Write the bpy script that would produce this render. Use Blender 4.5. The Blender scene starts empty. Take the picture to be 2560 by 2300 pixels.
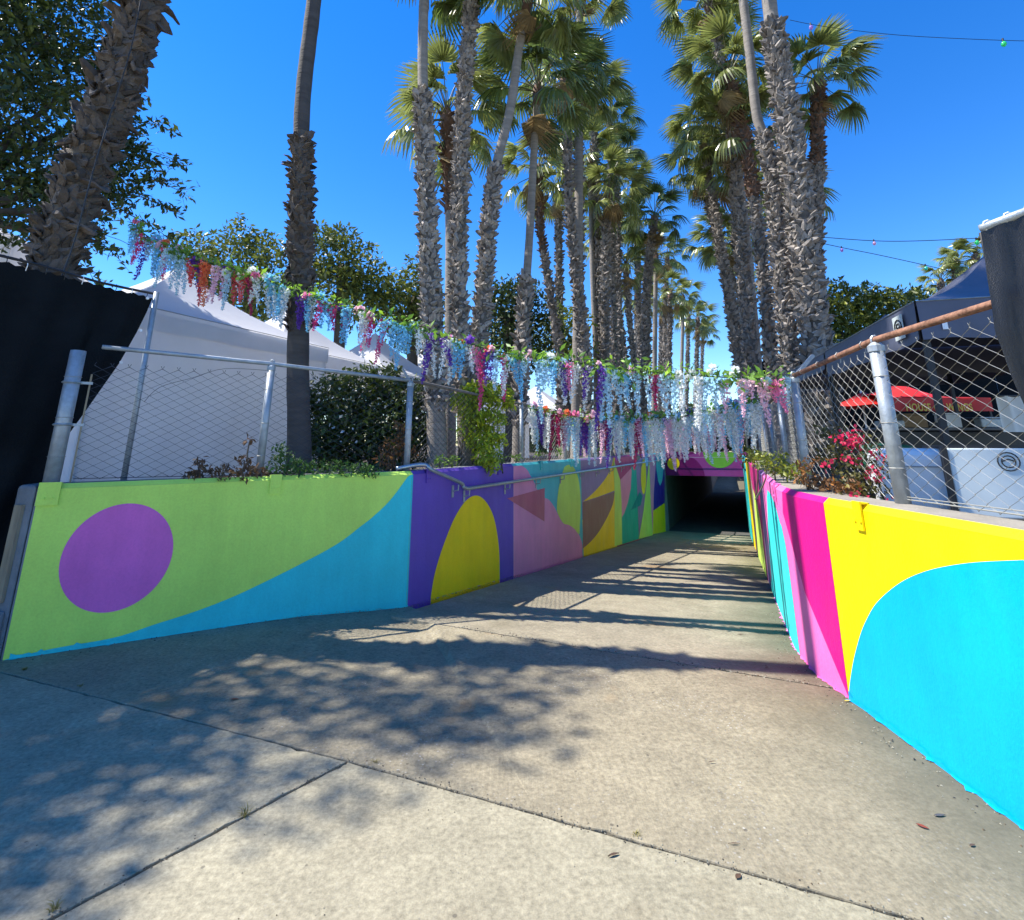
import bpy, bmesh, math, random
import numpy as np
from mathutils import Vector, Matrix, Euler

R = math.radians
scene = bpy.context.scene
COL = scene.collection
random.seed(7)
rng = np.random.default_rng(7)

# ------------------------------------------------------------------ camera, sky, sun, exposure
W0, H0 = 2560.0, 2300.0
FPX, CXP, PITCH, EYE = 1301.5, 1280.0, R(14.39), 1.55
PYP = 1113.0 - FPX * math.tan(PITCH)
cam = bpy.data.cameras.new('camera')
cam.sensor_fit = 'HORIZONTAL'; cam.sensor_width = 36.0
cam.lens = 36.0 * FPX / W0
cam.shift_y = -(H0 / 2 - PYP) / W0
cam.clip_start = 0.05; cam.clip_end = 3000
camo = bpy.data.objects.new('camera', cam); COL.objects.link(camo)
camo.location = (0, 0, EYE); camo.rotation_euler = (R(90) + PITCH, 0, 0)
scene.camera = camo

SUN_EL, SUN_AZ = R(55.5), R(-85.0)          # azimuth from +Y, negative towards -X
sdir = Vector((math.sin(SUN_AZ) * math.cos(SUN_EL), math.cos(SUN_AZ) * math.cos(SUN_EL), math.sin(SUN_EL)))
world = bpy.data.worlds.new('World'); scene.world = world; world.use_nodes = True
wn = world.node_tree; wn.nodes.clear()
sky = wn.nodes.new('ShaderNodeTexSky'); sky.sky_type = 'NISHITA'; sky.sun_disc = False
sky.sun_elevation = SUN_EL; sky.sun_rotation = SUN_AZ
sky.air_density = 1.0; sky.dust_density = 0.0; sky.ozone_density = 4.5; sky.altitude = 0
hsv = wn.nodes.new('ShaderNodeHueSaturation'); hsv.inputs['Saturation'].default_value = 1.33; hsv.inputs['Hue'].default_value = 0.510; hsv.inputs['Value'].default_value = 1.0
bg = wn.nodes.new('ShaderNodeBackground'); bg.inputs['Strength'].default_value = 0.145
wo = wn.nodes.new('ShaderNodeOutputWorld')
clampn = wn.nodes.new('ShaderNodeVectorMath'); clampn.operation = 'MAXIMUM'; clampn.inputs[1].default_value = (0.001, 0.001, 0.001)
wn.links.new(sky.outputs[0], hsv.inputs['Color']); wn.links.new(hsv.outputs[0], clampn.inputs[0]); wn.links.new(clampn.outputs[0], bg.inputs['Color']); wn.links.new(bg.outputs[0], wo.inputs['Surface'])
sl = bpy.data.lights.new('sun', 'SUN'); sl.energy = 4.5; sl.angle = R(0.53); sl.color = (1.0, 0.95, 0.86)
so = bpy.data.objects.new('sun', sl); COL.objects.link(so)
so.rotation_euler = sdir.to_track_quat('Z', 'Y').to_euler()
vs = scene.view_settings
vs.view_transform = 'Standard'; vs.look = 'None'; vs.gamma = 1; vs.exposure = 1.0; vs.use_curve_mapping = False
scene.cycles.max_bounces = 8; scene.cycles.diffuse_bounces = 4; scene.cycles.transparent_max_bounces = 8
scene.cycles.use_denoising = True

# ------------------------------------------------------------------ measuring helpers (photograph -> place)
def ray(x, y):
    a = (x - CXP) / FPX; b = (PYP - y) / FPX
    return Vector((a, math.cos(PITCH) - b * math.sin(PITCH), math.sin(PITCH) + b * math.cos(PITCH)))
O = Vector((0, 0, EYE))
def at(x, y, d):
    r = ray(x, y); return O + r * (d / r.y)
def onz(x, y, z):
    r = ray(x, y); return O + r * ((z - EYE) / r.z)

# ------------------------------------------------------------------ materials
def lin(r, g, b):
    f = lambda c: (c / 255) / 12.92 if c <= 10 else ((c / 255 + 0.055) / 1.055) ** 2.4
    return (f(r), f(g), f(b), 1)
MATS = {}
def mat(name, c, rough=0.6, vary=0.0, vscale=6.0, bump=0.0, bscale=60.0, spec=0.5, island=0.0, metal=0.0, trans=0.0, objrand=0.0, c2=None, stretch=None, dark=0.0):
    if name in MATS: return MATS[name]
    m = bpy.data.materials.new(name); m.use_nodes = True; nt = m.node_tree
    p = nt.nodes['Principled BSDF']
    p.inputs['Roughness'].default_value = rough; p.inputs['Metallic'].default_value = metal
    p.inputs['Specular IOR Level'].default_value = spec
    if len(c) == 3: c = (*c, 1)
    tc = nt.nodes.new('ShaderNodeTexCoord'); mp = nt.nodes.new('ShaderNodeMapping')
    nt.links.new(tc.outputs['Object'], mp.inputs['Vector'])
    if stretch: mp.inputs['Scale'].default_value = stretch
    col = None
    if vary > 0 or c2:
        nz = nt.nodes.new('ShaderNodeTexNoise'); nz.inputs['Scale'].default_value = vscale; nz.inputs['Detail'].default_value = 6; nz.inputs['Roughness'].default_value = 0.62
        nt.links.new(mp.outputs[0], nz.inputs['Vector'])
        rp = nt.nodes.new('ShaderNodeValToRGB'); rp.color_ramp.elements[0].position = 0.3; rp.color_ramp.elements[1].position = 0.7
        a = tuple(x * (1 - vary) for x in c[:3]) + (1,); b = tuple(min(1, x * (1 + vary)) for x in (c2 or c)[:3]) + (1,)
        rp.color_ramp.elements[0].color = a; rp.color_ramp.elements[1].color = b
        nt.links.new(nz.outputs['Fac'], rp.inputs['Fac']); col = rp.outputs['Color']
    rs = None
    if island > 0:
        ge = nt.nodes.new('ShaderNodeNewGeometry'); rs = (ge.outputs['Random Per Island'], island)
    elif objrand > 0:
        oi = nt.nodes.new('ShaderNodeObjectInfo'); rs = (oi.outputs['Random'], objrand)
    if rs:
        mr = nt.nodes.new('ShaderNodeMapRange'); mr.inputs['To Min'].default_value = 1 - rs[1]; mr.inputs['To Max'].default_value = 1 + rs[1]
        nt.links.new(rs[0], mr.inputs['Value'])
        mx = nt.nodes.new('ShaderNodeMix'); mx.data_type = 'RGBA'; mx.blend_type = 'MULTIPLY'; mx.inputs['Factor'].default_value = 1
        cmb = nt.nodes.new('ShaderNodeCombineColor')
        for i in range(3): nt.links.new(mr.outputs[0], cmb.inputs[i])
        if col: nt.links.new(col, mx.inputs['A'])
        else: mx.inputs['A'].default_value = c
        if island >= 0.4:  # some leaves at random tinted warmer and brighter, standing in for sunlit ones
            hr_ = nt.nodes.new('ShaderNodeValToRGB'); nt.links.new(rs[0], hr_.inputs['Fac'])
            hr_.color_ramp.elements[0].color = (0.55, 0.6, 0.6, 1); hr_.color_ramp.elements[1].color = (2.1, 1.8, 1.0, 1); hr_.color_ramp.elements[1].position = 1.0
            em = hr_.color_ramp.elements.new(0.7); em.color = (1, 1, 1, 1); nt.links.new(hr_.outputs['Color'], mx.inputs['B'])
        else: nt.links.new(cmb.outputs[0], mx.inputs['B'])
        col = mx.outputs['Result']
    if col: nt.links.new(col, p.inputs['Base Color'])
    else: p.inputs['Base Color'].default_value = c
    if bump > 0:
        n2 = nt.nodes.new('ShaderNodeTexNoise'); n2.inputs['Scale'].default_value = bscale; n2.inputs['Detail'].default_value = 5
        nt.links.new(mp.outputs[0], n2.inputs['Vector'])
        bm_ = nt.nodes.new('ShaderNodeBump'); bm_.inputs['Strength'].default_value = bump; bm_.inputs['Distance'].default_value = 0.02
        nt.links.new(n2.outputs['Fac'], bm_.inputs['Height']); nt.links.new(bm_.outputs[0], p.inputs['Normal'])
    if trans > 0:
        tr = nt.nodes.new('ShaderNodeBsdfTranslucent'); ms = nt.nodes.new('ShaderNodeMixShader'); ms.inputs[0].default_value = trans
        if col: nt.links.new(col, tr.inputs['Color'])
        else: tr.inputs['Color'].default_value = c
        out = nt.nodes['Material Output']
        nt.links.new(p.outputs[0], ms.inputs[1]); nt.links.new(tr.outputs[0], ms.inputs[2]); nt.links.new(ms.outputs[0], out.inputs['Surface'])
    MATS[name] = m; return m

def concrete(name, c, c2, stain, speck=0.5, broom=0.0, seed=0.0):
    """worn concrete: broad stains, finer mottling, pale aggregate specks, fine relief"""
    m = bpy.data.materials.new(name); m.use_nodes = True; nt = m.node_tree; N = nt.nodes; L = nt.links
    p = N['Principled BSDF']; p.inputs['Roughness'].default_value = 0.85; p.inputs['Specular IOR Level'].default_value = 0.25
    tc = N.new('ShaderNodeTexCoord')
    mp = N.new('ShaderNodeMapping'); mp.inputs['Location'].default_value = (seed, seed * 2, 0); L.new(tc.outputs['Object'], mp.inputs['Vector'])
    def noise(s, d=6, r=0.6):
        n = N.new('ShaderNodeTexNoise'); n.inputs['Scale'].default_value = s; n.inputs['Detail'].default_value = d; n.inputs['Roughness'].default_value = r
        L.new(mp.outputs[0], n.inputs['Vector']); return n
    def ramp(src, p0, p1, a=(0, 0, 0, 1), b=(1, 1, 1, 1)):
        r = N.new('ShaderNodeValToRGB'); r.color_ramp.elements[0].position = p0; r.color_ramp.elements[1].position = p1
        r.color_ramp.elements[0].color = a; r.color_ramp.elements[1].color = b; L.new(src, r.inputs['Fac']); return r
    def mix(f, a, b, t='MIX'):
        x = N.new('ShaderNodeMix'); x.data_type = 'RGBA'; x.blend_type = t
        if isinstance(f, float): x.inputs['Factor'].default_value = f
        else: L.new(f, x.inputs['Factor'])
        for k, v in (('A', a), ('B', b)):
            if isinstance(v, tuple): x.inputs[k].default_value = v
            else: L.new(v, x.inputs[k])
        return x.outputs['Result']
    base = mix(ramp(noise(0.9, 8, 0.65).outputs['Fac'], 0.35, 0.66).outputs['Color'], c, c2)
    base = mix(ramp(noise(0.45, 5, 0.7).outputs['Fac'], 0.56, 0.70, b=(0.75, 0.75, 0.75, 1)).outputs['Color'], base, stain)
    fine = ramp(noise(38, 6, 0.75).outputs['Fac'], 0.3, 0.72, (0.58, 0.58, 0.58, 1), (1.32, 1.32, 1.32, 1)).outputs['Color']
    base = mix(1.0, base, fine, 'MULTIPLY')
    vo = N.new('ShaderNodeTexVoronoi'); vo.inputs['Scale'].default_value = 42; L.new(mp.outputs[0], vo.inputs['Vector'])
    sp = ramp(vo.outputs['Distance'], 0.13, 0.27, (1, 1, 1, 1), (0, 0, 0, 1)).outputs['Color']
    msk = ramp(noise(1.6, 4).outputs['Fac'], 0.46, 0.62, b=(speck, speck, speck, 1)).outputs['Color']
    spk = mix(1.0, sp, msk, 'MULTIPLY')
    hue = mix(vo.outputs['Color'], (0.52, 0.5, 0.44, 1), (0.12, 0.1, 0.085, 1))
    base = mix(spk, base, hue)
    rustn = ramp(noise(1.15, 3, 0.5).outputs['Fac'], 0.66, 0.74, b=(0.5, 0.5, 0.5, 1)).outputs['Color']
    base = mix(rustn, base, (0.34, 0.20, 0.085, 1))
    mott = ramp(noise(4.5, 7, 0.7).outputs['Fac'], 0.36, 0.68, (0.84, 0.84, 0.84, 1), (1.10, 1.10, 1.10, 1)).outputs['Color']
    base = mix(1.0, base, mott, 'MULTIPLY')
    sx = N.new('ShaderNodeSeparateXYZ'); L.new(tc.outputs['Object'], sx.inputs[0])          # grime washed against the foot of the right wall
    wy = N.new('ShaderNodeMath'); wy.operation = 'MULTIPLY_ADD'; wy.inputs[1].default_value = -0.407; wy.inputs[2].default_value = 0.407 * 4.98 - 2.40; L.new(sx.outputs['Y'], wy.inputs[0])
    wd = N.new('ShaderNodeMath'); wd.operation = 'ADD'; L.new(sx.outputs['X'], wd.inputs[0]); L.new(wy.outputs[0], wd.inputs[1])
    near_ = N.new('ShaderNodeMath'); near_.operation = 'SUBTRACT'; near_.inputs[1].default_value = 2.14; L.new(sx.outputs['X'], near_.inputs[0])
    mn = N.new('ShaderNodeMath'); mn.operation = 'MINIMUM'; L.new(near_.outputs[0], mn.inputs[0]); mn.inputs[1].default_value = 9.0
    sel_ = N.new('ShaderNodeMath'); sel_.operation = 'GREATER_THAN'; L.new(sx.outputs['Y'], sel_.inputs[0]); sel_.inputs[1].default_value = 4.6
    pick = N.new('ShaderNodeMix'); pick.data_type = 'FLOAT'; L.new(sel_.outputs[0], pick.inputs[0]); L.new(mn.outputs[0], pick.inputs[2]); L.new(wd.outputs[0], pick.inputs[3])
    jit = N.new('ShaderNodeMath'); jit.operation = 'MULTIPLY_ADD'; jit.inputs[1].default_value = 0.9; jit.inputs[2].default_value = -0.45; L.new(noise(2.6, 6, 0.7).outputs['Fac'], jit.inputs[0])
    sm_ = N.new('ShaderNodeMath'); sm_.operation = 'ADD'; L.new(pick.outputs[0], sm_.inputs[0]); L.new(jit.outputs[0], sm_.inputs[1])
    gr_ = N.new('ShaderNodeMapRange'); gr_.inputs['From Min'].default_value = -0.75; gr_.inputs['From Max'].default_value = -0.02; gr_.inputs['To Max'].default_value = 0.85; L.new(sm_.outputs[0], gr_.inputs['Value'])
    base = mix(gr_.outputs[0], base, (0.105, 0.093, 0.062, 1))
    dots = N.new('ShaderNodeTexVoronoi'); dots.inputs['Scale'].default_value = 7; L.new(mp.outputs[0], dots.inputs['Vector'])
    dk = ramp(dots.outputs['Distance'], 0.045, 0.065, (0.55, 0.55, 0.55, 1), (0, 0, 0, 1)).outputs['Color']
    base = mix(dk, base, (0.05, 0.045, 0.04, 1))
    L.new(base, p.inputs['Base Color'])
    b1 = N.new('ShaderNodeBump'); b1.inputs['Strength'].default_value = 0.45; b1.inputs['Distance'].default_value = 0.008
    hsrc = noise(70, 5, 0.7).outputs['Fac']
    if broom > 0:
        m2 = N.new('ShaderNodeMapping'); m2.inputs['Rotation'].default_value = (0, 0, R(24)); m2.inputs['Scale'].default_value = (1, 0.02, 1); L.new(tc.outputs['Object'], m2.inputs['Vector'])
        nb = N.new('ShaderNodeTexNoise'); nb.inputs['Scale'].default_value = 55; nb.inputs['Detail'].default_value = 3; L.new(m2.outputs[0], nb.inputs['Vector'])
        ma = N.new('ShaderNodeMath'); ma.operation = 'MULTIPLY_ADD'; ma.inputs[1].default_value = broom; L.new(nb.outputs['Fac'], ma.inputs[0]); L.new(hsrc, ma.inputs[2]); hsrc = ma.outputs[0]
    L.new(hsrc, b1.inputs['Height']); L.new(b1.outputs[0], p.inputs['Normal'])
    return m

M_apron = concrete('apron_concrete', (0.38, 0.342, 0.24, 1), (0.31, 0.277, 0.193, 1), (0.27, 0.225, 0.145, 1), 0.3, 0.15, 3.0)
M_ramp = concrete('ramp_concrete', (0.325, 0.28, 0.19, 1), (0.255, 0.222, 0.155, 1), (0.345, 0.265, 0.155, 1), 0.95, 0.8, 11.0)
M_ramp2 = concrete('ramp_concrete_pale', (0.355, 0.31, 0.22, 1), (0.285, 0.25, 0.18, 1), (0.25, 0.215, 0.14, 1), 0.6, 0.4, 23.0)
M_grout = mat('joint_dirt', (0.09, 0.075, 0.055), 0.95)
M_conc = mat('bare_concrete', (0.30, 0.27, 0.22), 0.9, 0.25, 3, 0.5, 60)
M_greyconc = mat('grey_concrete', (0.19, 0.20, 0.21), 0.9, 0.25, 3, 0.5, 50)
M_soil = mat('soil', (0.07, 0.055, 0.04), 0.95, 0.4, 4, 0.6, 20)
M_galv = mat('galvanised_steel', (0.36, 0.40, 0.43), 0.45, 0.22, 14, 0.15, 80, metal=0.35)
M_wire = mat('galvanised_wire', (0.36, 0.36, 0.33), 0.45, metal=0.3, objrand=0.25)
M_wire_dk = mat('shade_toned_wire', (0.025, 0.035, 0.055), 0.6, metal=0.3)  # same galvanised wire, its backlit shade put into a darker colour
M_rust = mat('rusty_pipe', (0.16, 0.065, 0.035), 0.8, 0.5, 20, 0.3, 60, c2=(0.26, 0.13, 0.08, 1))
M_dirtypipe = mat('dirty_pipe', (0.16, 0.14, 0.12), 0.7, 0.4, 12, 0.2, 60)
M_chrome = mat('handrail_steel', (0.34, 0.41, 0.48), 0.32, 0.15, 12, metal=0.7)
M_boot = mat('palm_leaf_base', (0.235, 0.205, 0.18), 0.85, 0.35, 9, 0.7, 45, objrand=0.35, c2=(0.30, 0.265, 0.235, 1))
M_boot_i = mat('palm_leaf_base_joined', (0.225, 0.195, 0.17), 0.85, 0.35, 9, 0.5, 45, island=0.35)
M_boot_red = mat('palm_leaf_base_russet', (0.15, 0.085, 0.055), 0.85, 0.4, 9, 0.5, 45, island=0.35)
M_boot_dk = mat('palm_leaf_base_brown', (0.095, 0.076, 0.064), 0.85, 0.35, 9, 0.7, 45, objrand=0.4)
M_core = mat('palm_trunk_core', (0.10, 0.085, 0.07), 0.9, 0.3, 9, 0.8, 40)
M_bark = mat('palm_smooth_bark', (0.245, 0.215, 0.185), 0.85, 0.28, 2.2, 0.55, 9, stretch=(1, 1, 7))
M_bark_dk = mat('palm_dark_bark', (0.072, 0.064, 0.06), 0.85, 0.3, 2.2, 0.6, 9, stretch=(1, 1, 6))
M_bark_red = mat('palm_red_bark', (0.17, 0.075, 0.045), 0.85, 0.3, 2.2, 0.5, 9, stretch=(1, 1, 6))
M_frond = mat('palm_frond_green', (0.19, 0.235, 0.055), 0.30, 0.3, 1.5, island=0.35, spec=0.75, trans=0.38, c2=(0.27, 0.30, 0.09, 1))
M_frond2 = mat('palm_frond_dark', (0.13, 0.18, 0.045), 0.32, 0.3, 1.5, island=0.35, spec=0.75, trans=0.35)
M_dead = mat('palm_frond_dry', (0.30, 0.215, 0.10), 0.7, 0.3, 1.5, island=0.3, trans=0.25)
M_petiole = mat('palm_petiole', (0.13, 0.12, 0.04), 0.5)
M_leaf_dk = mat('leaf_dark_green', (0.058, 0.09, 0.022), 0.42, island=0.5, trans=0.25)
M_leaf = mat('leaf_green', (0.145, 0.18, 0.036), 0.42, island=0.5, trans=0.3)
M_leaf_y = mat('leaf_yellow_green', (0.16, 0.20, 0.03), 0.45, island=0.45, trans=0.35)
M_leaf_v = mat('leaf_vine_green', (0.13, 0.24, 0.03), 0.45, island=0.45, trans=0.35)
M_leaf_v2 = mat('leaf_lime_vine', (0.42, 0.50, 0.05), 0.45, island=0.45, trans=0.35)
M_leaf_br = mat('leaf_brown', (0.14, 0.075, 0.035), 0.7, island=0.5, trans=0.2)
M_leaf_or = mat('leaf_russet', (0.22, 0.10, 0.035), 0.7, island=0.5, trans=0.2)
M_wood = mat('branch_bark', (0.10, 0.08, 0.06), 0.9, 0.3, 6, 0.5, 30)
M_tent = mat('white_canvas', (0.80, 0.80, 0.83), 0.75, 0.03, 3, 0.12, 9, trans=0.45)
M_tent_seam = mat('canvas_seam', (0.35, 0.36, 0.38), 0.8)
M_navy = mat('navy_canvas', (0.095, 0.102, 0.145), 0.5, 0.15, 3, 0.2, 8)
M_black = mat('black_fabric', (0.006, 0.008, 0.010), 0.85, 0.3, 3, 0.35, 60, spec=0.15)
M_tarp = mat('black_tarp', (0.012, 0.012, 0.013), 0.38, 0.3, 6, 0.3, 190, spec=0.6)
M_white = mat('white_plastic', (0.85, 0.86, 0.86), 0.45, 0.06, 3)
M_red = mat('red_canvas', (0.62, 0.02, 0.015), 0.6, 0.1, 4, 0.1, 12)
M_yellowtxt = mat('yellow_lettering', (0.75, 0.50, 0.06), 0.6)
M_dark = mat('dark_metal', (0.02, 0.02, 0.022), 0.5)
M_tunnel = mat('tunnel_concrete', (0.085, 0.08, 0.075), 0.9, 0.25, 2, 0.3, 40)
M_bract = mat('magenta_bract', (0.62, 0.02, 0.09), 0.6, island=0.35, trans=0.3)
M_cable = mat('black_cable', (0.015, 0.015, 0.017), 0.6)
M_plank = mat('weathered_plank', (0.30, 0.24, 0.16), 0.85, 0.25, 4, 0.4, 20, stretch=(6, 6, 1))
def paint_mat(name, c):
    m = bpy.data.materials.new(name); m.use_nodes = True; nt = m.node_tree; N = nt.nodes; L = nt.links
    p = N['Principled BSDF']; p.inputs['Specular IOR Level'].default_value = 0.3
    tc = N.new('ShaderNodeTexCoord')
    def noise(scale, stretch, d=5, r=0.6):
        mp = N.new('ShaderNodeMapping'); mp.inputs['Scale'].default_value = stretch; L.new(tc.outputs['Object'], mp.inputs['Vector'])
        n = N.new('ShaderNodeTexNoise'); n.inputs['Scale'].default_value = scale; n.inputs['Detail'].default_value = d; n.inputs['Roughness'].default_value = r; L.new(mp.outputs[0], n.inputs['Vector']); return n.outputs['Fac']
    def ramp(s, a, b, ca, cb):
        q = N.new('ShaderNodeValToRGB'); q.color_ramp.elements[0].position = a; q.color_ramp.elements[1].position = b; q.color_ramp.elements[0].color = (ca, ca, ca, 1); q.color_ramp.elements[1].color = (cb, cb, cb, 1); L.new(s, q.inputs['Fac']); return q.outputs['Color']
    def mul(a, b):
        x = N.new('ShaderNodeMix'); x.data_type = 'RGBA'; x.blend_type = 'MULTIPLY'; x.inputs['Factor'].default_value = 1
        if isinstance(a, tuple): x.inputs['A'].default_value = a
        else: L.new(a, x.inputs['A'])
        L.new(b, x.inputs['B']); return x.outputs['Result']
    base = mul(c, ramp(noise(9, (1, 1, 0.16)), 0.3, 0.7, 0.94, 1.03))
    base = mul(base, ramp(noise(1.4, (1, 1, 1), 7), 0.3, 0.7, 0.86, 1.05))
    base = mul(base, ramp(noise(60, (1, 1, 1), 4, 0.75), 0.25, 0.6, 0.90, 1.03))
    sc = ramp(noise(3.2, (1, 1, 5), 9, 0.78), 0.665, 0.71, 0.0, 0.45)
    x = N.new('ShaderNodeMix'); x.data_type = 'RGBA'; L.new(sc, x.inputs['Factor']); L.new(base, x.inputs['A']); x.inputs['B'].default_value = tuple(q * 0.45 + 0.06 for q in c[:3]) + (1,)
    ch = ramp(noise(26, (1, 1, 1), 8, 0.8), 0.715, 0.73, 0.0, 0.8)
    y = N.new('ShaderNodeMix'); y.data_type = 'RGBA'; L.new(ch, y.inputs['Factor']); L.new(x.outputs['Result'], y.inputs['A']); y.inputs['B'].default_value = (0.22, 0.2, 0.17, 1)
    L.new(y.outputs['Result'], p.inputs['Base Color'])
    L.new(ramp(noise(5, (1, 1, 0.4)), 0.3, 0.7, 0.42, 0.62), p.inputs['Roughness'])
    wv = N.new('ShaderNodeMath'); wv.operation = 'MULTIPLY_ADD'; wv.inputs[1].default_value = 0.6; L.new(noise(7, (1, 1, 0.02), 2), wv.inputs[0]); L.new(noise(48, (1, 1, 0.7), 5, 0.7), wv.inputs[2])
    b = N.new('ShaderNodeBump'); b.inputs['Strength'].default_value = 0.30; b.inputs['Distance'].default_value = 0.012; L.new(wv.outputs[0], b.inputs['Height']); L.new(b.outputs[0], p.inputs['Normal'])
    return m
PAL = {k: paint_mat('paint_' + k, lin(*v)) for k, v in dict(
    lime=(206, 240, 104), violet=(224, 108, 186), sky=(50, 206, 208), cyan=(0, 176, 240), yellow=(255, 226, 10), ochre=(255, 216, 18), purple=(110, 80, 180),
    pink=(236, 146, 184), teal=(80, 196, 200), mauvered=(200, 100, 124), greypurple=(150, 124, 174), brown=(150, 104, 100), magenta=(224, 20, 134), hotpink=(255, 120, 194),
    aqua=(62, 232, 226), maroon=(186, 44, 118), turquoise=(40, 178, 160), deepteal=(20, 138, 140), plum=(112, 8, 96), mauve=(150, 64, 142), indigo=(58, 32, 150), wine=(92, 18, 70), leafgreen=(112, 176, 62)).items()}

# ------------------------------------------------------------------ mesh helpers
class MB:
    def __init__(s): s.v = []; s.f = []; s.mi = []; s.cur = 0
    def add(s, vs, fs):
        b = len(s.v); s.v.extend([tuple(v) for v in vs])
        for f in fs: s.f.append(tuple(b + i for i in f)); s.mi.append(s.cur)
    def tube(s, pts, rad, n=8, caps=True):
        pts = [Vector(p) for p in pts]
        if not isinstance(rad, (list, tuple)): rad = [rad] * len(pts)
        vs = []; prev = None
        for i, p in enumerate(pts):
            d = (pts[min(i + 1, len(pts) - 1)] - pts[max(i - 1, 0)])
            d = d.normalized() if d.length > 1e-9 else Vector((0, 0, 1))
            if prev is None:
                ref = Vector((1, 0, 0)) if abs(d.x) < 0.8 else Vector((0, 1, 0))
                a = (ref - d * ref.dot(d)).normalized()
            else:
                a = prev - d * prev.dot(d); a = a.normalized() if a.length > 1e-6 else Vector((1, 0, 0))
            prev = a; b = d.cross(a)
            for k in range(n):
                t = 2 * math.pi * k / n
                vs.append(p + (a * math.cos(t) + b * math.sin(t)) * rad[i])
        fs = []
        for i in range(len(pts) - 1):
            for k in range(n):
                k2 = (k + 1) % n
                fs.append((i * n + k, i * n + k2, (i + 1) * n + k2, (i + 1) * n + k))
        if caps: fs.append(tuple(range(n - 1, -1, -1))); fs.append(tuple((len(pts) - 1) * n + k for k in range(n)))
        s.add(vs, fs)
    def box(s, c, size, rz=0.0, M=None):
        c = Vector(c); hx, hy, hz = [q / 2 for q in size]
        vs = [Vector((x, y, z)) for x in (-hx, hx) for y in (-hy, hy) for z in (-hz, hz)]
        rot = M if M else Matrix.Rotation(rz, 3, 'Z')
        vs = [c + rot @ v for v in vs]
        s.add(vs, [(0, 1, 3, 2), (4, 6, 7, 5), (0, 4, 5, 1), (2, 3, 7, 6), (0, 2, 6, 4), (1, 5, 7, 3)])
    def sheet(s, grid):
        nr, nc = len(grid), len(grid[0])
        s.add([p for r in grid for p in r], [(i * nc + j, i * nc + j + 1, (i + 1) * nc + j + 1, (i + 1) * nc + j) for i in range(nr - 1) for j in range(nc - 1)])
    def prism(s, poly, zb, zt):
        """poly: plan points; zb / zt numbers or functions of (x, y)"""
        n = len(poly); fb = zb if callable(zb) else (lambda x, y: zb); ft = zt if callable(zt) else (lambda x, y: zt)
        vs = [(x, y, fb(x, y)) for x, y in poly] + [(x, y, ft(x, y)) for x, y in poly]
        s.add(vs, [tuple(range(n - 1, -1, -1)), tuple(range(n, 2 * n))] + [(i, (i + 1) % n, n + (i + 1) % n, n + i) for i in range(n)])
    def mesh(s, name, mats, smooth=False):
        me = bpy.data.meshes.new(name); me.from_pydata(s.v, [], s.f)
        for m in (mats if isinstance(mats, (list, tuple)) else [mats]): me.materials.append(m)
        if len(me.materials) > 1: me.polygons.foreach_set('material_index', s.mi)
        if smooth: me.polygons.foreach_set('use_smooth', [True] * len(me.polygons))
        me.update(); return me
    def build(s, name, mats, parent=None, smooth=False): return link(name, s.mesh(name, mats, smooth), parent)

def link(name, me, parent=None):
    o = bpy.data.objects.new(name, me); COL.objects.link(o)
    if parent is not None:
        o.parent = parent
        root = parent
        o.matrix_parent_inverse = Matrix.Identity(4)
    return o
def tag(o, label=None, cat=None, group=None, kind=None):
    if label: o['label'] = label
    if cat: o['category'] = cat
    if group: o['group'] = group
    if kind: o['kind'] = kind
    return o
def thing(name, label, cat, group=None):
    """an Empty that parents its parts (kept at the origin so that parts keep their real coordinates)"""
    return tag(bpy.data.objects.new(name, None), label, cat, group) if False else _thing(name, label, cat, group)
def _thing(name, label, cat, group):
    o = bpy.data.objects.new(name, None); o.empty_display_size = 0.2; COL.objects.link(o); return tag(o, label, cat, group)
def bevel(o, w, seg=2):
    b = bmesh.new(); b.from_mesh(o.data); bmesh.ops.recalc_face_normals(b, faces=b.faces)
    ed = [e for e in b.edges if len(e.link_faces) == 2 and e.calc_face_angle(0) > R(40)]
    bmesh.ops.bevel(b, geom=ed, offset=w, segments=seg, profile=0.5, affect='EDGES', clamp_overlap=True)
    b.to_mesh(o.data); b.free(); return o

# ------------------------------------------------------------------ the setting: ground, ramp
U = Vector((0.4150, 0.9098)); C0 = Vector((0.70, 4.30)); SP = 17.3
def fz(x, y):
    s = (Vector((x, y)) - C0).dot(U)
    if s < 0: return 0.0
    if s < SP: return -0.09 * s
    if s < 35.5: return -0.09 * SP
    return -0.09 * SP + 0.09 * (s - 35.5)
def at_s(s, w): # s along the ramp axis from the crest, w to the right
    return C0 + U * s + Vector((U.y, -U.x)) * w
RZ = 0.9; LZ = 1.12
upper = MB()
LW = [Vector((-3.80, 4.39)), Vector((-1.10, 5.98)), Vector((5.95, 21.1))]          # left wall face, plan
RWp = [Vector((2.14, -0.6)), Vector((2.14, 3.75)), Vector((2.20, 4.30)), Vector((2.40, 4.98)), Vector((8.57, 20.15))]  # right wall face
def poly_up(pts, z): upper.add([(x, y, z) for x, y in pts], [tuple(range(len(pts)))])
lo = [(-4.0, 4.62), (-1.28, 6.2), (5.8, 21.3)]
poly_up([lo[0], lo[1], lo[2], (5.4, 22.6), (-160, 70), (-160, 4.6)], LZ)
ro = [(2.42, -0.6), (2.42, 3.7), (2.68, 4.9), (8.8, 20.05)]
poly_up([ro[0], (160, -0.6), (160, 70), (9.3, 22.0), ro[3], ro[2], ro[1]], RZ)
fa1, fa2, fb1, fb2 = [tuple(at_s(*q)) for q in ((35.6, -2.3), (51, -2.3), (35.6, 2.1), (51, 2.1))]
poly_up([(5.4, 22.6), (5.8, 21.4), (8.8, 20.3), (9.3, 22.0), fb1, fa1], 1.0)
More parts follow.
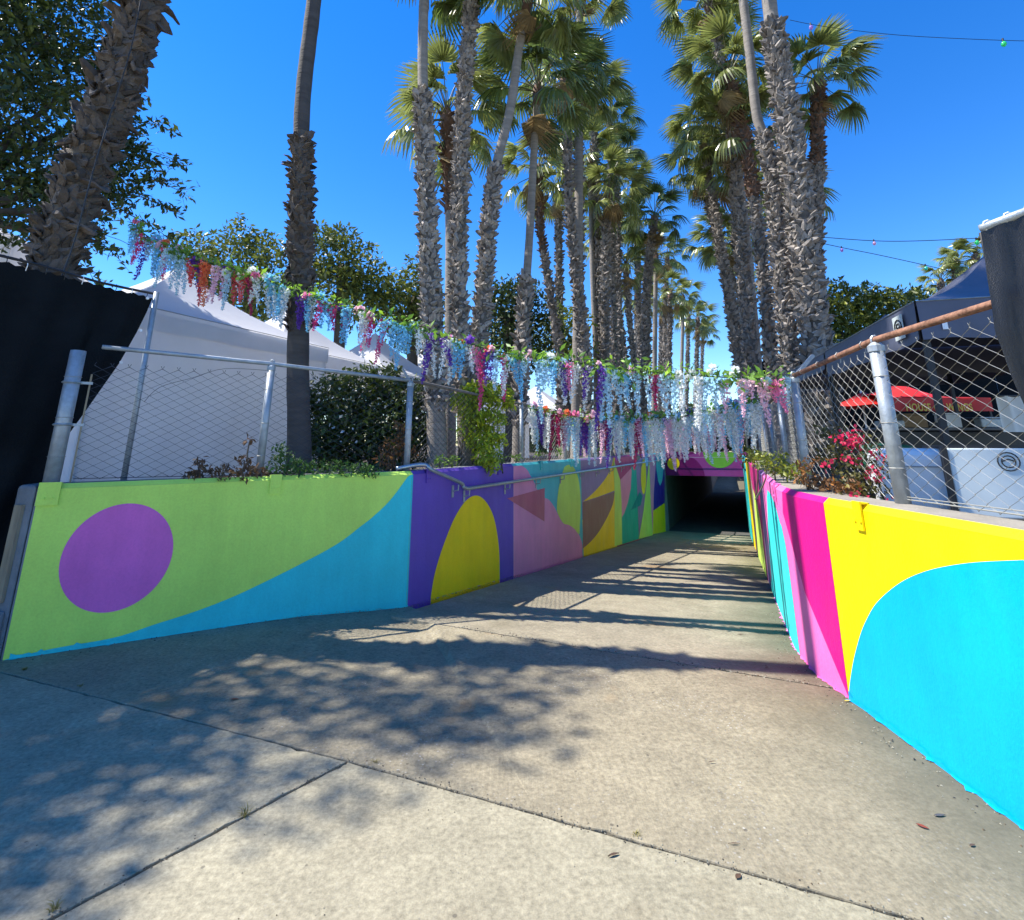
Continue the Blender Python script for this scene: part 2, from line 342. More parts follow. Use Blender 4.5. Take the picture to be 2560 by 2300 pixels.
poly_up([(5.4, 22.6), fa1, fa2, (-160, 900), (-160, 70)], 1.0)
poly_up([(9.3, 22.0), (160, 70), (160, 900), fb2, fb1], 1.0)
poly_up([fa2, fb2, (160, 900), (-160, 900)], 1.0)
tag(upper.build('ground', M_soil), kind='structure')
# pavement: dark joint bed with separate slabs on it
bed = MB()
bed.add([(-40, -30, -0.06), (40, -30, -0.06), (40, 1.0, -0.06), (2.6, 3.75, -0.06), (-1.0, 5.45, -0.06), (-4, 4.6, -0.06), (-40, 4.6, -0.06)], [(0, 1, 2, 3, 4, 5, 6)])
pave = tag(bed.build('pavement', M_grout), kind='structure')
J = Vector((-0.83, 3.12))
def slab(poly, m, gap=0.0042, label=None, sub=0):
    c = sum((Vector(p) for p in poly), Vector((0, 0))) / len(poly)
    n = len(poly); P2 = []
    for i in range(n):                                   # inset each edge by the joint gap
        a, b, d = Vector(poly[i - 1]), Vector(poly[i]), Vector(poly[(i + 1) % n])
        e1 = (b - a).normalized(); e2 = (d - b).normalized()
        n1 = Vector((-e1.y, e1.x)); n2 = Vector((-e2.y, e2.x))
        if n1.dot(c - b) < 0: n1 = -n1
        if n2.dot(c - b) < 0: n2 = -n2
        k = (n1 + n2); k = k / max(0.3, (1 + n1.dot(n2)))
        P2.append(b + k * gap)
    P3 = []; rj = random.Random(len(poly) * 7 + int(abs(c.x) * 100))
    for i in range(n):                                   # worn, slightly ragged arrises near the viewer
        a, b = P2[i], P2[(i + 1) % n]; L_ = (b - a).length; nr = Vector((-(b - a).y, (b - a).x)).normalized()
        if nr.dot(c - a) < 0: nr = -nr
        k = int(L_ / 0.05) if (L_ < 9 and c.length < 22) else 1
        if L_ >= 9 and min(a.length, b.length) < 6 and a.length + b.length > 0: k = 160
        for q in range(max(1, k)):
            f = q / max(1, k); f = f if k < 100 else (f ** 1.6 if a.length < b.length else 1 - (1 - f) ** 1.6)
            P3.append(a.lerp(b, f) + nr * (0 if q == 0 else abs(rj.gauss(0, 0.0035)) + (rj.uniform(0, 0.012) if rj.random() < 0.06 else 0)))
    P2 = P3
    mb = MB(); mb.prism([tuple(p) for p in P2], lambda x, y: fz(x, y) - 0.12, fz)
    o = mb.build('concrete_slab', m, pave); bevel(o, 0.006, 2)
    if label: o['label'] = label
    return o
B12 = Vector((-12.95, -12))
slab([J, B12, (-30, -12), (-30, 4.32), (-3.9, 4.30)], M_apron, label='pale apron slab left of the diagonal joint')
slab([J, (2.3, 1.82), (2.3, -0.7), (30, -0.7), (30, -14), (-12.95, -12)], M_apron, label='pale apron slab right of the diagonal joint')
slab([(-3.9, 4.30), (-3.9, 4.7), (-1.9, 5.75), (-1.2, 6.25), (-0.95, 5.86), tuple(at_s(0.35, -1.7)), tuple(at_s(0.35, 1.9)), (2.4, 3.5), (2.4, 1.78), J], M_ramp, label='weathered brown slab at the head of the ramp')
lw = lambda s: at_s(s, -2.2 - 0.0 * s); rw = lambda s: at_s(s, 1.9)
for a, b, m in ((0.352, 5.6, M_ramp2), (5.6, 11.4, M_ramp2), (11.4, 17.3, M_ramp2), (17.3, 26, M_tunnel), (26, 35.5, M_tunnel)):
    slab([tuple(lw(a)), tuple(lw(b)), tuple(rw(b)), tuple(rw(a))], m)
slab([tuple(at_s(35.5, -4)), tuple(at_s(52, -4)), tuple(at_s(52, 4)), tuple(at_s(35.5, 4))], M_ramp2)

# ------------------------------------------------------------------ painted retaining walls
class Wall:
    def __init__(s, pts, side, ztop):
        s.p = pts; s.side = side; s.zt = ztop
        s.L = [0.0]
        for a, b in zip(pts, pts[1:]): s.L.append(s.L[-1] + (b - a).length)
        s.n = []
        for a, b in zip(pts, pts[1:]):
            d = (b - a).normalized(); s.n.append(Vector((d.y, -d.x)) * side)       # towards the ramp
    def seg(s, t):
        for i in range(len(s.p) - 1):
            if t <= s.L[i + 1] + 1e-6: return i
        return len(s.p) - 2
    def top(s, t):
        for i in range(len(s.p) - 1):
            if t <= s.L[i + 1] + 1e-6:
                k = (t - s.L[i]) / (s.L[i + 1] - s.L[i]); return s.zt[i] * (1 - k) + s.zt[i + 1] * k
        return s.zt[-1]
    def pos(s, t, z, off=0.0, i=None):
        if i is None: i = s.seg(t)
        a, b = s.p[i], s.p[i + 1]; q = a + (b - a).normalized() * (t - s.L[i]) + s.n[i] * off
        return Vector((q.x, q.y, z))
    def hit(s, px, py):
        r = ray(px, py); best = None
        for i in range(len(s.p) - 1):
            a, b = s.p[i], s.p[i + 1]; n = s.n[i]
            den = n.x * r.x + n.y * r.y
            if abs(den) < 1e-9: continue
            k = (n.x * a.x + n.y * a.y) / den
            if k <= 0: continue
            h = O + r * k; d = (b - a).normalized()
            t = s.L[i] + (h.x - a.x) * d.x + (h.y - a.y) * d.y
            lo_ = s.L[i] if i else -5; hi_ = s.L[i + 1] if i < len(s.p) - 2 else s.L[-1] + 5
            err = max(0, lo_ - t, t - hi_)
            if best is None or err < best[0]: best = (err, t, h.z)
        return best[1], best[2]
    def body(s, name, th, m, parent, paint=None, cham=0.035):
        for i in range(len(s.p) - 1):
            pass
        mb = MB(); k = len(s.p); rows = []
        for j, p in enumerate(s.p):
            if j == 0: n = s.n[0]
            elif j == k - 1: n = s.n[-1]
            else:
                n = (s.n[j - 1] + s.n[j]).normalized(); n = n / n.dot(s.n[j])
            z = s.zt[j]
            prof = [(0, -2.6), (0, z - cham), (-cham, z), (-th + cham, z), (-th, z - cham), (-th, -2.6)]
            rows.append([(p.x + n.x * q, p.y + n.y * q, zz) for q, zz in prof])
        vs = [v for r in rows for v in r]; w = 6
        fs = [(a * w + b, a * w + (b + 1) % w, (a + 1) * w + (b + 1) % w, (a + 1) * w + b) for a in range(k - 1) for b in range(w)]
        fs += [tuple(range(w)), tuple((k - 1) * w + q for q in range(w - 1, -1, -1))]
        mb.add(vs, fs); return mb.build(name, m, parent)
    def paint(s, name, poly, colour, layer, parent, snap=True):
        """poly in (t, z); laid on the wall as a thin coat, cut where the wall bends"""
        P = []
        for t, z in poly:
            zt = s.top(t)
            if snap and z > zt - 0.04: z = zt - 0.036
            P.append((t, z))
        out = MB()
        for i in range(len(s.p) - 1):
            lo_ = s.L[i] if i else -99; hi_ = s.L[i + 1] if i < len(s.p) - 2 else 99
            Q = P
            for lim, sg in ((lo_, 1), (hi_, -1)):
                R2 = []
                for a, b in zip(Q, Q[1:] + Q[:1]):
                    ia, ib = (a[0] - lim) * sg >= 0, (b[0] - lim) * sg >= 0
                    if ia: R2.append(a)
                    if ia != ib:
                        k = (lim - a[0]) / (b[0] - a[0]); R2.append((lim, a[1] + (b[1] - a[1]) * k))
                Q = R2
                if not Q: break
            R3 = []
            for q in Q:
                if not R3 or abs(q[0] - R3[-1][0]) + abs(q[1] - R3[-1][1]) > 1e-4: R3.append(q)
            if len(R3) > 2 and abs(R3[0][0] - R3[-1][0]) + abs(R3[0][1] - R3[-1][1]) < 1e-4: R3.pop()
            if len(R3) < 3: continue
            off = 0.002 + 0.0022 * layer
            out.add([s.pos(t, z, off, i) for t, z in R3], [tuple(range(len(R3)))])
        return out.build(name, PAL[colour], parent)
    def px(s, pts, X0=0, Y0=0, k=1.0):
        return [s.hit(X0 + x / k, Y0 + y / k) for x, y in pts]

left_wall = thing('retaining_wall', 'long painted concrete wall in the shade along the left of the ramp, with violet circle', 'wall')
WL = Wall(LW, 1, [1.243, 1.272, 1.272])
WL.body('wall_body', 0.30, M_greyconc, left_wall)
right_wall = thing('retaining_wall', 'sunlit painted concrete wall along the right of the ramp, bright blue and yellow at its near end', 'wall')
WR = Wall(RWp, -1, [1.198] * 5)
WR.body('wall_body', 0.36, M_conc, right_wall)

def smooth_poly(pts, n=6):
    """Catmull-Rom closed smoothing"""
    out = []; k = len(pts)
    for i in range(k):
        p0, p1, p2, p3 = [Vector(pts[(i + j) % k]) for j in (-1, 0, 1, 2)]
        for q in range(n):
            t = q / n
            out.append(tuple(0.5 * ((2 * p1) + (p2 - p0) * t + (2 * p0 - 5 * p1 + 4 * p2 - p3) * t * t + (3 * p1 - p0 - 3 * p2 + p3) * t ** 3)))
    return out
def smooth_open(pts, n=6):
    out = []; P = [pts[0]] + list(pts) + [pts[-1]]
    for i in range(1, len(P) - 2):
        p0, p1, p2, p3 = [Vector(P[i + j]) for j in (-1, 0, 1, 2)]
        for q in range(n):
            t = q / n
            out.append(tuple(0.5 * ((2 * p1) + (p2 - p0) * t + (2 * p0 - 5 * p1 + 4 * p2 - p3) * t * t + (3 * p1 - p0 - 3 * p2 + p3) * t ** 3)))
    out.append(tuple(pts[-1])); return out
ZB = -2.3
def zA(pts): return [(1240 + x / 4.404, 1120 + y / 4.404) for x, y in pts]
def z4(pts): return [(800 + x / 2.2511, 1100 + y / 2.2511) for x, y in pts]
def LP(name, colour, layer, pxs, extra=()):
    return WL.paint(name, WL.px(pxs) + list(extra), colour, layer, left_wall)
tB = WL.L[1]
t_a = WL.hit(1033, 1180)[0]; t_b = WL.hit(1283, 1300)[0]; t_c = WL.hit(1454, 1250)[0]; tE = WL.L[2]
def LR(name, colour, layer, t0, t1, z0=ZB, z1=9): return WL.paint(name, [(t0, z0), (t1, z0), (t1, z1), (t0, z1)], colour, layer, left_wall)
LR('painted_field', 'lime', 0, 0.012, t_a)
cv = smooth_open([(-40, 1668), (0, 1652), (133, 1621), (284, 1594), (386, 1561), (489, 1528), (577, 1494), (657, 1457), (755, 1408), (844, 1359), (900, 1317), (933, 1291), (978, 1247), (1033, 1172)])
WL.paint('painted_wedge', [(max(0.012, t), z) for t, z in WL.px(cv)] + [(t_a, ZB), (0.012, ZB)], 'sky', 1, left_wall)
circ = smooth_poly([(330, 640), (345, 540), (385, 460), (450, 380), (520, 320), (600, 275), (700, 247), (790, 248), (870, 278), (930, 330), (965, 400), (977, 460), (965, 550), (930, 630), (870, 710), (790, 775), (700, 825), (600, 857), (520, 863), (440, 848), (390, 815), (353, 745)])
cq = WL.px([(x / 2.2511, 1150 + y / 2.2511) for x, y in circ]); ct = sorted(q[0] for q in cq); cz = sorted(q[1] for q in cq)
c_t, c_z, r_t, r_z = (ct[0] + ct[-1]) / 2, (cz[0] + cz[-1]) / 2, (ct[-1] - ct[0]) / 2, (cz[-1] - cz[0]) / 2
WL.paint('painted_circle', [(c_t + r_t * math.cos(k * math.pi / 36), c_z + r_z * math.sin(k * math.pi / 36)) for k in range(72)], 'violet', 1, left_wall)
LR('painted_panel', 'purple', 0, t_a, t_b)
arch = smooth_open([(622, 880), (640, 770), (670, 660), (705, 560), (750, 450), (800, 365), (840, 325), (875, 312), (910, 325), (945, 365), (975, 430), (995, 520), (1008, 640), (1010, 780)])
P_ = WL.px(z4(arch)); WL.paint('painted_arch', P_ + [(P_[-1][0], ZB), (P_[0][0], ZB)], 'ochre', 1, left_wall)
LR('painted_panel', 'teal', 0, t_b, t_c)
pk = smooth_open([(200, 178), (270, 190), (340, 240), (380, 310), (430, 400), (460, 470), (530, 545), (580, 570), (640, 650), (690, 750), (740, 830), (800, 845), (860, 890), (910, 950), (945, 1050), (950, 1125)], 4)
P_ = WL.px(zA(pk)); P_[0] = (t_b, P_[0][1]); WL.paint('painted_hill', P_ + [(t_c, ZB), (t_b, ZB)], 'pink', 1, left_wall)
LP('painted_oval', 'lime', 2, zA(smooth_poly([(755, 205), (800, 185), (850, 210), (890, 290), (915, 400), (928, 550), (928, 700), (920, 850), (912, 950), (860, 890), (800, 848), (740, 830), (690, 750), (668, 680), (672, 560), (690, 430), (715, 320), (735, 250)], 4)))
LP('painted_triangle', 'mauvered', 2, zA([(120, 555), (533, 440), (530, 810)]))
tf = lambda x, y: WL.hit(1240 + x / 4.404, 1120 + y / 4.404)[0]
t_d = tf(1303, 480)
LR('painted_panel', 'greypurple', 0, t_c, t_d)
LP('painted_sail', 'ochre', 1, zA(smooth_open([(953, 592), (1030, 530), (1120, 440), (1200, 340), (1250, 250), (1280, 160), (1292, 70)], 4) + [(1303, 75), (1303, 470), (1130, 535)]))
P_ = WL.px(zA([(953, 1110), (1110, 950), (1303, 480)]))
WL.paint('painted_corner', [(t_c, ZB), (t_d, ZB), (t_d, P_[2][1]), (t_c, P_[2][1] - 0.35)], 'ochre', 1, left_wall)
LP('painted_leaf', 'brown', 2, zA([(953, 598)] + smooth_open([(1303, 482), (1288, 600), (1243, 720), (1180, 840), (1110, 950), (1030, 1040), (953, 1108)], 4)))
t_e = tf(1385, 800)
LR('painted_panel', 'magenta', 0, t_d, tf(1535, 200)).data.materials[0] = PAL['maroon']
def LF(colour, layer, pts, name='painted_shape'): return LP(name, colour, layer, zA(pts))
LF('lime', 2, [(1285, 60), (1365, 350), (1380, 600), (1387, 1060), (1303, 1080), (1303, 480), (1300, 140)], 'painted_wedge')
LF('pink', 1, [(1368, 350), (1495, 212), (1482, 450), (1450, 600), (1410, 720), (1384, 765)], 'painted_wedge')
LF('turquoise', 1, [(1492, 212), (1540, 170), (1550, 400), (1572, 1000), (1385, 1060), (1385, 762), (1410, 720), (1450, 600), (1482, 450)], 'painted_wedge')
LF('greypurple', 0, [(1535, 170), (1598, 100), (1598, 20), (1685, 15), (1690, 500), (1700, 980), (1565, 990), (1550, 500)], 'painted_panel')
LF('deepteal', 3, [(1480, 685), (1580, 480), (1612, 530), (1590, 632)], 'painted_triangle')
LP('painted_oval', 'yellow', 3, zA([(1622 + 29 * math.cos(a), 315 + 195 * math.sin(a)) for a in [k * math.pi / 14 for k in range(28)]]))
LF('pink', 2, [(1682, 20), (1748, 12), (1757, 200), (1735, 500), (1728, 960), (1705, 960), (1695, 400), (1684, 130)], 'painted_wedge')
LF('lime', 3, [(1684, 120), (1700, 600), (1724, 960), (1570, 1000), (1620, 700), (1655, 400)], 'painted_wedge')
LF('indigo', 1, [(1748, 12), (1846, 12), (1862, 900), (1726, 960), (1735, 500)], 'painted_panel')
LP('painted_oval', 'teal', 3, zA([(1750, 0), (1842, 0), (1842, 240), (1828, 360), (1805, 415), (1783, 370), (1765, 250)]))
LF('ochre', 3, [(1728, 690), (1856, 603), (1866, 920), (1724, 950)], 'painted_corner')
# right wall, near to far
def z5(pts): return [(1700 + x / 1.8198, 1100 + y / 1.8198) for x, y in pts]
def z3(pts): return [(1800 + x / 3.0325, 1150 + y / 3.0325) for x, y in pts]
def z2(pts): return [(1640 + x / 5.628, 1100 + y / 5.628) for x, y in pts]
def RQ(name, colour, layer, top, bot, top2, bot2, f):
    (t1, _), (t2, _) = WR.px(f([top, top2])); (b1, zb1), (b2, zb2) = WR.px(f([bot, bot2]))
    zt = 1.19
    ext = lambda t, z, b, zb: (b + (b - t) / max(0.2, (zt - zb)) * 0.5, zb - 0.5)
    return WR.paint(name, [(t1, zt), ext(t1, zt, b1, zb1), ext(t2, zt, b2, zb2), (t2, zt)], colour, layer, right_wall)
tv = WR.hit(*z5([(770, 1165)])[0])
WR.paint('painted_field', [(0.02, 9), (0.02, -1), (tv[0], -1), (tv[0], tv[1]), (WR.hit(*z5([(652, 268)])[0])[0], 9)], 'yellow', 0, right_wall)
bl = WR.px(z5(smooth_open([(770, 1185), (773, 1130), (782, 1060), (793, 1000), (805, 950), (825, 880), (850, 820), (890, 750), (950, 690), (1020, 640), (1100, 604), (1200, 577), (1350, 556), (1565, 546)], 5)))
tn = [(b[0], b[1]) for b in bl]
last = tn[-1]
arcn = [(last[0] - (last[0] - 0.02) * k / 8, last[1] - 0.25 * (k / 8) ** 2) for k in range(1, 9)]
WR.paint('painted_bulge', tn + arcn + [(0.02, -1), (tn[0][0], -1)], 'cyan', 1, right_wall)
cols = [('magenta', (470, 195), (765, 1165), (652, 268), (770, 1165), z5)]
a_m = WR.hit(*z5([(463, 205)])[0]); a_t = WR.hit(*z5([(470, 330)])[0]); a_b = WR.hit(*z5([(768, 1165)])[0]); a_y = WR.hit(*z5([(652, 268)])[0])
WR.paint('painted_wedge', [(a_m[0], 9), (a_t[0], a_t[1]), (a_b[0], a_b[1]), (a_b[0], -1), (tv[0], -1), (tv[0], tv[1]), (a_y[0], 9)], 'magenta', 1, right_wall)
p_f = WR.hit(*z3([(315, 108)])[0]); p_fb = WR.hit(*z3([(408, 1100)])[0])
WR.paint('painted_panel', [(a_m[0], 9), (a_t[0], a_t[1]), (a_b[0], a_b[1]), (a_b[0], -1.5), (p_fb[0], -1.5), (p_fb[0], p_fb[1]), (p_f[0], 9)], 'hotpink', 0, right_wall)
WR.paint('painted_oval', WR.px(z3([(362, 225), (390, 262), (430, 370), (470, 500), (500, 640), (530, 850), (560, 1080), (600, 1400), (612, 1480)])) + [(WR.hit(*z3([(612, 1480)])[0])[0], -1.2), (WR.hit(*z3([(415, 1130)])[0])[0], -1.2)] + WR.px(z3([(415, 1115), (398, 1000), (370, 600), (358, 280)])), 'aqua', 1, right_wall)
RQ('painted_stripe', 'greypurple', 0, (1438, 480), (1552, 1801), (1492, 470), (1603, 1801), z2)
RQ('painted_stripe', 'magenta', 0, (1300, 290), (1520, 1700), (1440, 480), (1552, 1801), z2).data.materials[0] = PAL['maroon']
WR.paint('painted_wedge', WR.px(z2([(1370, 690), (1420, 860), (1470, 1150), (1548, 1801)])) + [(WR.hit(*z2([(1548, 1801)])[0])[0], -2), (WR.hit(*z2([(1440, 1780)])[0])[0], -2)], 'lime', 1, right_wall)
RQ('painted_stripe', 'brown', 0, (1296, 280), (1418, 1680), (1312, 300), (1452, 1801), z2)
RQ('painted_stripe', 'yellow', 0, (1250, 250), (1380, 1560), (1298, 285), (1418, 1640), z2)
RQ('painted_stripe', 'aqua', 0, (1228, 226), (1345, 1480), (1252, 252), (1385, 1570), z2)
RQ('painted_stripe', 'sky', 0, (1205, 212), (1315, 1400), (1230, 228), (1348, 1480), z2)
t9 = WR.hit(*z2([(1207, 214)])[0])[0]; te = WR.L[-1]
nst = 7
for k, c in enumerate(['ochre', 'lime', 'purple', 'hotpink', 'teal', 'indigo', 'maroon']):
    a = t9 + (te - t9) * k / nst; b = t9 + (te - t9) * (k + 1) / nst
    WR.paint('painted_stripe', [(a + 0.3, ZB), (b + 0.3, ZB), (b, 9), (a, 9)], c, 0, right_wall)
# painted chamfer strips of the right wall follow the colours
def edge_strip(t0, t1, colour, W=WR, parent=right_wall, ch=0.035):
    mb = MB(); ts = [t0] + [l for l in W.L if t0 < l < t1] + [t1]
    for a, b in zip(ts, ts[1:]):
        i = W.seg((a + b) / 2)
        mb.add([W.pos(a, W.top(a) - ch, 0.004, i), W.pos(b, W.top(b) - ch, 0.004, i), W.pos(b, W.top(b) + 0.002, -ch - 0.001, i), W.pos(a, W.top(a) + 0.002, -ch - 0.001, i)], [(0, 1, 2, 3)])
    mb.build('painted_edge', PAL[colour], parent)
edge_strip(0.02, a_y[0], 'yellow'); edge_strip(a_y[0], a_m[0], 'magenta'); edge_strip(a_m[0], p_f[0], 'hotpink')
edge_strip(p_f[0], WR.hit(*z2([(1440, 480)])[0])[0], 'greypurple'); edge_strip(WR.hit(*z2([(1440, 480)])[0])[0], WR.hit(*z2([(1300, 290)])[0])[0], 'maroon')
edge_strip(WR.hit(*z2([(1300, 290)])[0])[0], WR.hit(*z2([(1250, 250)])[0])[0], 'yellow'); edge_strip(WR.hit(*z2([(1250, 250)])[0])[0], te - 0.02, 'teal')
edge_strip(0.012, t_a, 'lime', WL, left_wall); edge_strip(t_a, t_b, 'purple', WL, left_wall); edge_strip(t_b, t_c, 'teal', WL, left_wall)
edge_strip(t_c, t_d, 'greypurple', WL, left_wall); edge_strip(t_d, tf(1598, 100), 'maroon', WL, left_wall); edge_strip(tf(1598, 100), tf(1684, 100), 'purple', WL, left_wall); edge_strip(tf(1684, 100), tE, 'teal', WL, left_wall)
# ragged slop of paint where the brush ran onto the concrete
def slop(W, parent, t0, t1, colour, seed, wide=0.022, skirt=False):
    r = random.Random(seed); mb = MB(); n = max(3, int((t1 - t0) / 0.035)); pts = []
    for k in range(n + 1):
        t = t0 + (t1 - t0) * k / n; i = W.seg(t); o_ = 0.003 + max(0, r.gauss(0.3, 0.45)) * wide
        a = W.pos(t, 0, -0.01, i); b = W.pos(t, 0, o_, i); pts.append((Vector((a.x, a.y, fz(a.x, a.y) + 0.003)), Vector((b.x, b.y, fz(b.x, b.y) + 0.003))))
    mb.sheet([[p[0] for p in pts], [p[1] for p in pts]]); mb.build('paint_slop', PAL[colour], parent)
    if not skirt: return
    mb = MB(); g = []
    for k in range(n + 1):
        t = t0 + (t1 - t0) * k / n; i = W.seg(t); q = W.pos(t, 0, 0.012, i); z = fz(q.x, q.y); g.append((W.pos(t, z - 0.05, 0.0105, i), W.pos(t, z + 0.012 + max(0, r.gauss(0.012, 0.014)), 0.0105, i)))
    mb.sheet([[p[0] for p in g], [p[1] for p in g]]); mb.build('paint_skirt', PAL[colour], parent)
slop(WL, left_wall, 0.05, t_a, 'sky', 1, 0.03, True); slop(WL, left_wall, t_a, t_b, 'purple', 2); slop(WL, left_wall, t_b, t_c, 'pink', 3); slop(WL, left_wall, t_c, tE - 0.2, 'lime', 4)
slop(WR, right_wall, 0.6, tv[0] - 0.02, 'cyan', 5, 0.028, True); slop(WR, right_wall, tv[0] + 0.02, p_fb[0] - 0.55, 'hotpink', 6)
# steel cover plates with two bolts, painted over
def plate(W, parent, t, colour, w=0.10, h=0.16):
    i = W.seg(t); mb = MB(); zt = W.top(t)
    n = W.n[i]; ang = math.atan2((W.p[i + 1] - W.p[i]).y, (W.p[i + 1] - W.p[i]).x)
    c = W.pos(t, zt - h / 2 + 0.008, 0.012, i); mb.box(c, (w, 0.012, h + 0.016), ang)
    c2 = W.pos(t, zt + 0.006, -0.02, i); mb.box(c2, (w, 0.05, 0.008), ang)
    o = mb.build('cover_plate', PAL[colour], parent)
    for d in (-0.025, 0.025):
        b = MB(); q = W.pos(t + d, zt - h * 0.66, 0.018, i); q2 = W.pos(t + d, zt - h * 0.66, 0.026, i); b.tube([q, q2], 0.009, 6); b.build('bolt', PAL[colour], o)
for px_, c in ((122, 'lime'), (686, 'lime')): plate(WL, left_wall, WL.hit(px_, 1235)[0], c, 0.14 if px_ < 200 else 0.10)
for px_, py_, c in ((1070, 1190, 'purple'), (1247, 1172, 'purple'), (1352, 1160, 'teal'), (1426, 1150, 'teal')): plate(WL, left_wall, WL.hit(px_, py_)[0], c, 0.09, 0.14)
plate(WR, right_wall, WR.hit(2152, 1300)[0], 'yellow', 0.075, 0.15)
plate(WR, right_wall, WR.hit(1940, 1230)[0], 'hotpink', 0.075, 0.15)
plate(WR, right_wall, WR.hit(1903, 1200)[0], 'hotpink', 0.075, 0.15)
mb = MB(); mb.prism([(-3.806, 4.386), (-4.00, 4.43), (-4.12, 4.8), (-3.96, 4.64)], -0.3, 1.238); bevel(mb.build('end_pier', M_greyconc, left_wall), 0.03, 3)
# plank bolted on the grey end of the left wall
pk_o = MB(); e = WL.p[0]; dn = -(WL.p[1] - WL.p[0]).normalized(); nn = -WL.n[0]
ea = math.atan2(0.044, -0.194); fn = Vector((-0.044, -0.194)).normalized(); mid = Vector((-3.915, 4.411)) + fn * 0.014
pk_o.box((mid.x, mid.y, 0.74), (0.075, 0.028, 0.70), ea); pk_o.build('plank', M_plank, left_wall)
pk_o = MB(); pk_o.box((-3.97 + fn.x * 0.08, 4.424 + fn.y * 0.08, 0.16), (0.26, 0.16, 0.34), ea); bevel(pk_o.build('footing', M_greyconc, left_wall), 0.012)

# ------------------------------------------------------------------ underpass portal and tunnel
portal = thing('underpass_portal', 'magenta painted beam over the dark mouth of the pedestrian underpass', 'underpass')
pa, pb = Vector((5.95, 21.1)), Vector((8.57, 20.15)); pd = (pb - pa).normalized(); pn = Vector((pd.y, -pd.x))
PT = Wall([pa - pd * 0.3, pb + pd * 0.3], 1, [1.30, 1.30])
HB = 0.42
mb = MB(); q = [pa - pd * 0.3, pb + pd * 0.3, pb + pd * 0.3 - pn * 1.0, pa - pd * 0.3 - pn * 1.0]
mb.prism([tuple(v) for v in q], HB, 1.30); mb.build('beam', M_tunnel, portal)
def PP(name, colour, layer, pxs):
    P = []
    for t, z in PT.px(pxs): P.append((min(max(t, 0.02), PT.L[1] - 0.02), min(max(z, HB + 0.003), 1.295)))
    return PT.paint(name, P, colour, layer, portal, False)
PT.paint('painted_field', [(0.02, HB + 0.002), (PT.L[1] - 0.02, HB + 0.002), (PT.L[1] - 0.02, 1.297), (0.02, 1.297)], 'plum', 0, portal, False)
PP('painted_curve', 'mauve', 1, z2(smooth_open([(400, 225), (480, 238), (560, 280), (630, 360), (670, 430), (690, 520)], 4) + [(1260, 560), (1260, 80), (640, 60)]))
PP('painted_circle', 'ochre', 2, z2([(246 + 86 * math.cos(k * math.pi / 14), 330 + 88 * math.sin(k * math.pi / 14)) for k in range(28)]))
PP('painted_circle', 'leafgreen', 2, z2([(900 + 240 * math.cos(k * math.pi / 14), 150 + 245 * math.sin(k * math.pi / 14)) for k in range(28)]))
u2 = Vector((0.43, 0.903)); 
def tun(name, a, b, zlo, zhi, th, m=M_tunnel):
    mb = MB(); d = (b - a).normalized(); n = Vector((d.y, -d.x)) * th
    mb.prism([tuple(a), tuple(b), tuple(b + n), tuple(a + n)], zlo, zhi); return mb.build(name, m, portal)
TL = 18.2
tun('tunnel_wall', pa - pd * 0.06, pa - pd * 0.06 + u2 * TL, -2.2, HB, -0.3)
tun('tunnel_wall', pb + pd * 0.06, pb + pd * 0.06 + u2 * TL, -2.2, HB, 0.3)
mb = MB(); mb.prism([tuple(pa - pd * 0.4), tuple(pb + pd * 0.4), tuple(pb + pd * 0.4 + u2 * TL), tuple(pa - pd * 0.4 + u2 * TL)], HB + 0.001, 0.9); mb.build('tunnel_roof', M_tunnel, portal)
# the far ramp beyond the tunnel
far_wall = thing('retaining_wall', 'bare concrete wall of the far ramp seen through the underpass', 'wall')
mb = MB(); mb.prism([at_s(35.7, -2.25), at_s(50.8, -2.25), at_s(50.8, -2.0), at_s(35.7, -2.0)], -2.4, 1.2); mb.build('wall_body', M_conc, far_wall)
mb = MB(); mb.prism([at_s(35.7, 1.8), at_s(50.8, 1.8), at_s(50.8, 2.05), at_s(35.7, 2.05)], -2.4, 1.2); mb.build('wall_body', M_conc, far_wall)
cable = MB(); cable.tube([PT.pos(-0.1, 1.12, 0.08), PT.pos(1.4, 1.10, 0.08), PT.pos(3.1, 1.11, 0.08)], 0.006, 5)
tag(cable.build('cable', M_galv), 'thin pale cable strung across the painted underpass beam', 'cable')

# ------------------------------------------------------------------ handrail on the left wall
hr = thing('handrail', 'galvanised steel handrail that bends down from the left wall top and runs along the mural', 'handrail')
tk = WL.hit(1145, 1224)[0]
def hrp(t, z, off): return WL.pos(t, z, off)
k0 = WL.hit(1050, 1156)[0]
pts = [hrp(k0 - 0.30, 1.30, -0.08), hrp(k0 - 0.05, 1.335, -0.02), hrp(k0 + 0.05, 1.33, 0.05), hrp(k0 + 0.14, 1.27, 0.085), hrp(tk - 0.10, 1.10, 0.09), hrp(tk - 0.02, 1.045, 0.09), hrp(tk + 0.08, 1.02, 0.09)]
end = tE - 0.4
hz = lambda t: 1.02 + (t - tk) * 0.0005
sm = smooth_open(pts, 5) if False else pts
def cr3(P, n=5):
    out = []; Q = [P[0]] + P + [P[-1]]
    for i in range(1, len(Q) - 2):
        for q in range(n):
            t = q / n; a, b, c, d = Q[i - 1], Q[i], Q[i + 1], Q[i + 2]
            out.append(0.5 * ((2 * b) + (c - a) * t + (2 * a - 5 * b + 4 * c - d) * t * t + (3 * b - a - 3 * c + d) * t ** 3))
    out.append(P[-1]); return out
curve = cr3(pts, 6) + [hrp(tk + 0.3 + k * (end - tk - 0.3) / 12, hz(tk + 0.3 + k * (end - tk - 0.3) / 12), 0.09) for k in range(13)]
mb = MB(); mb.tube(curve, 0.023, 10); mb.build('rail_pipe', M_chrome, hr, True)
tt = tk - 0.14; j = 0
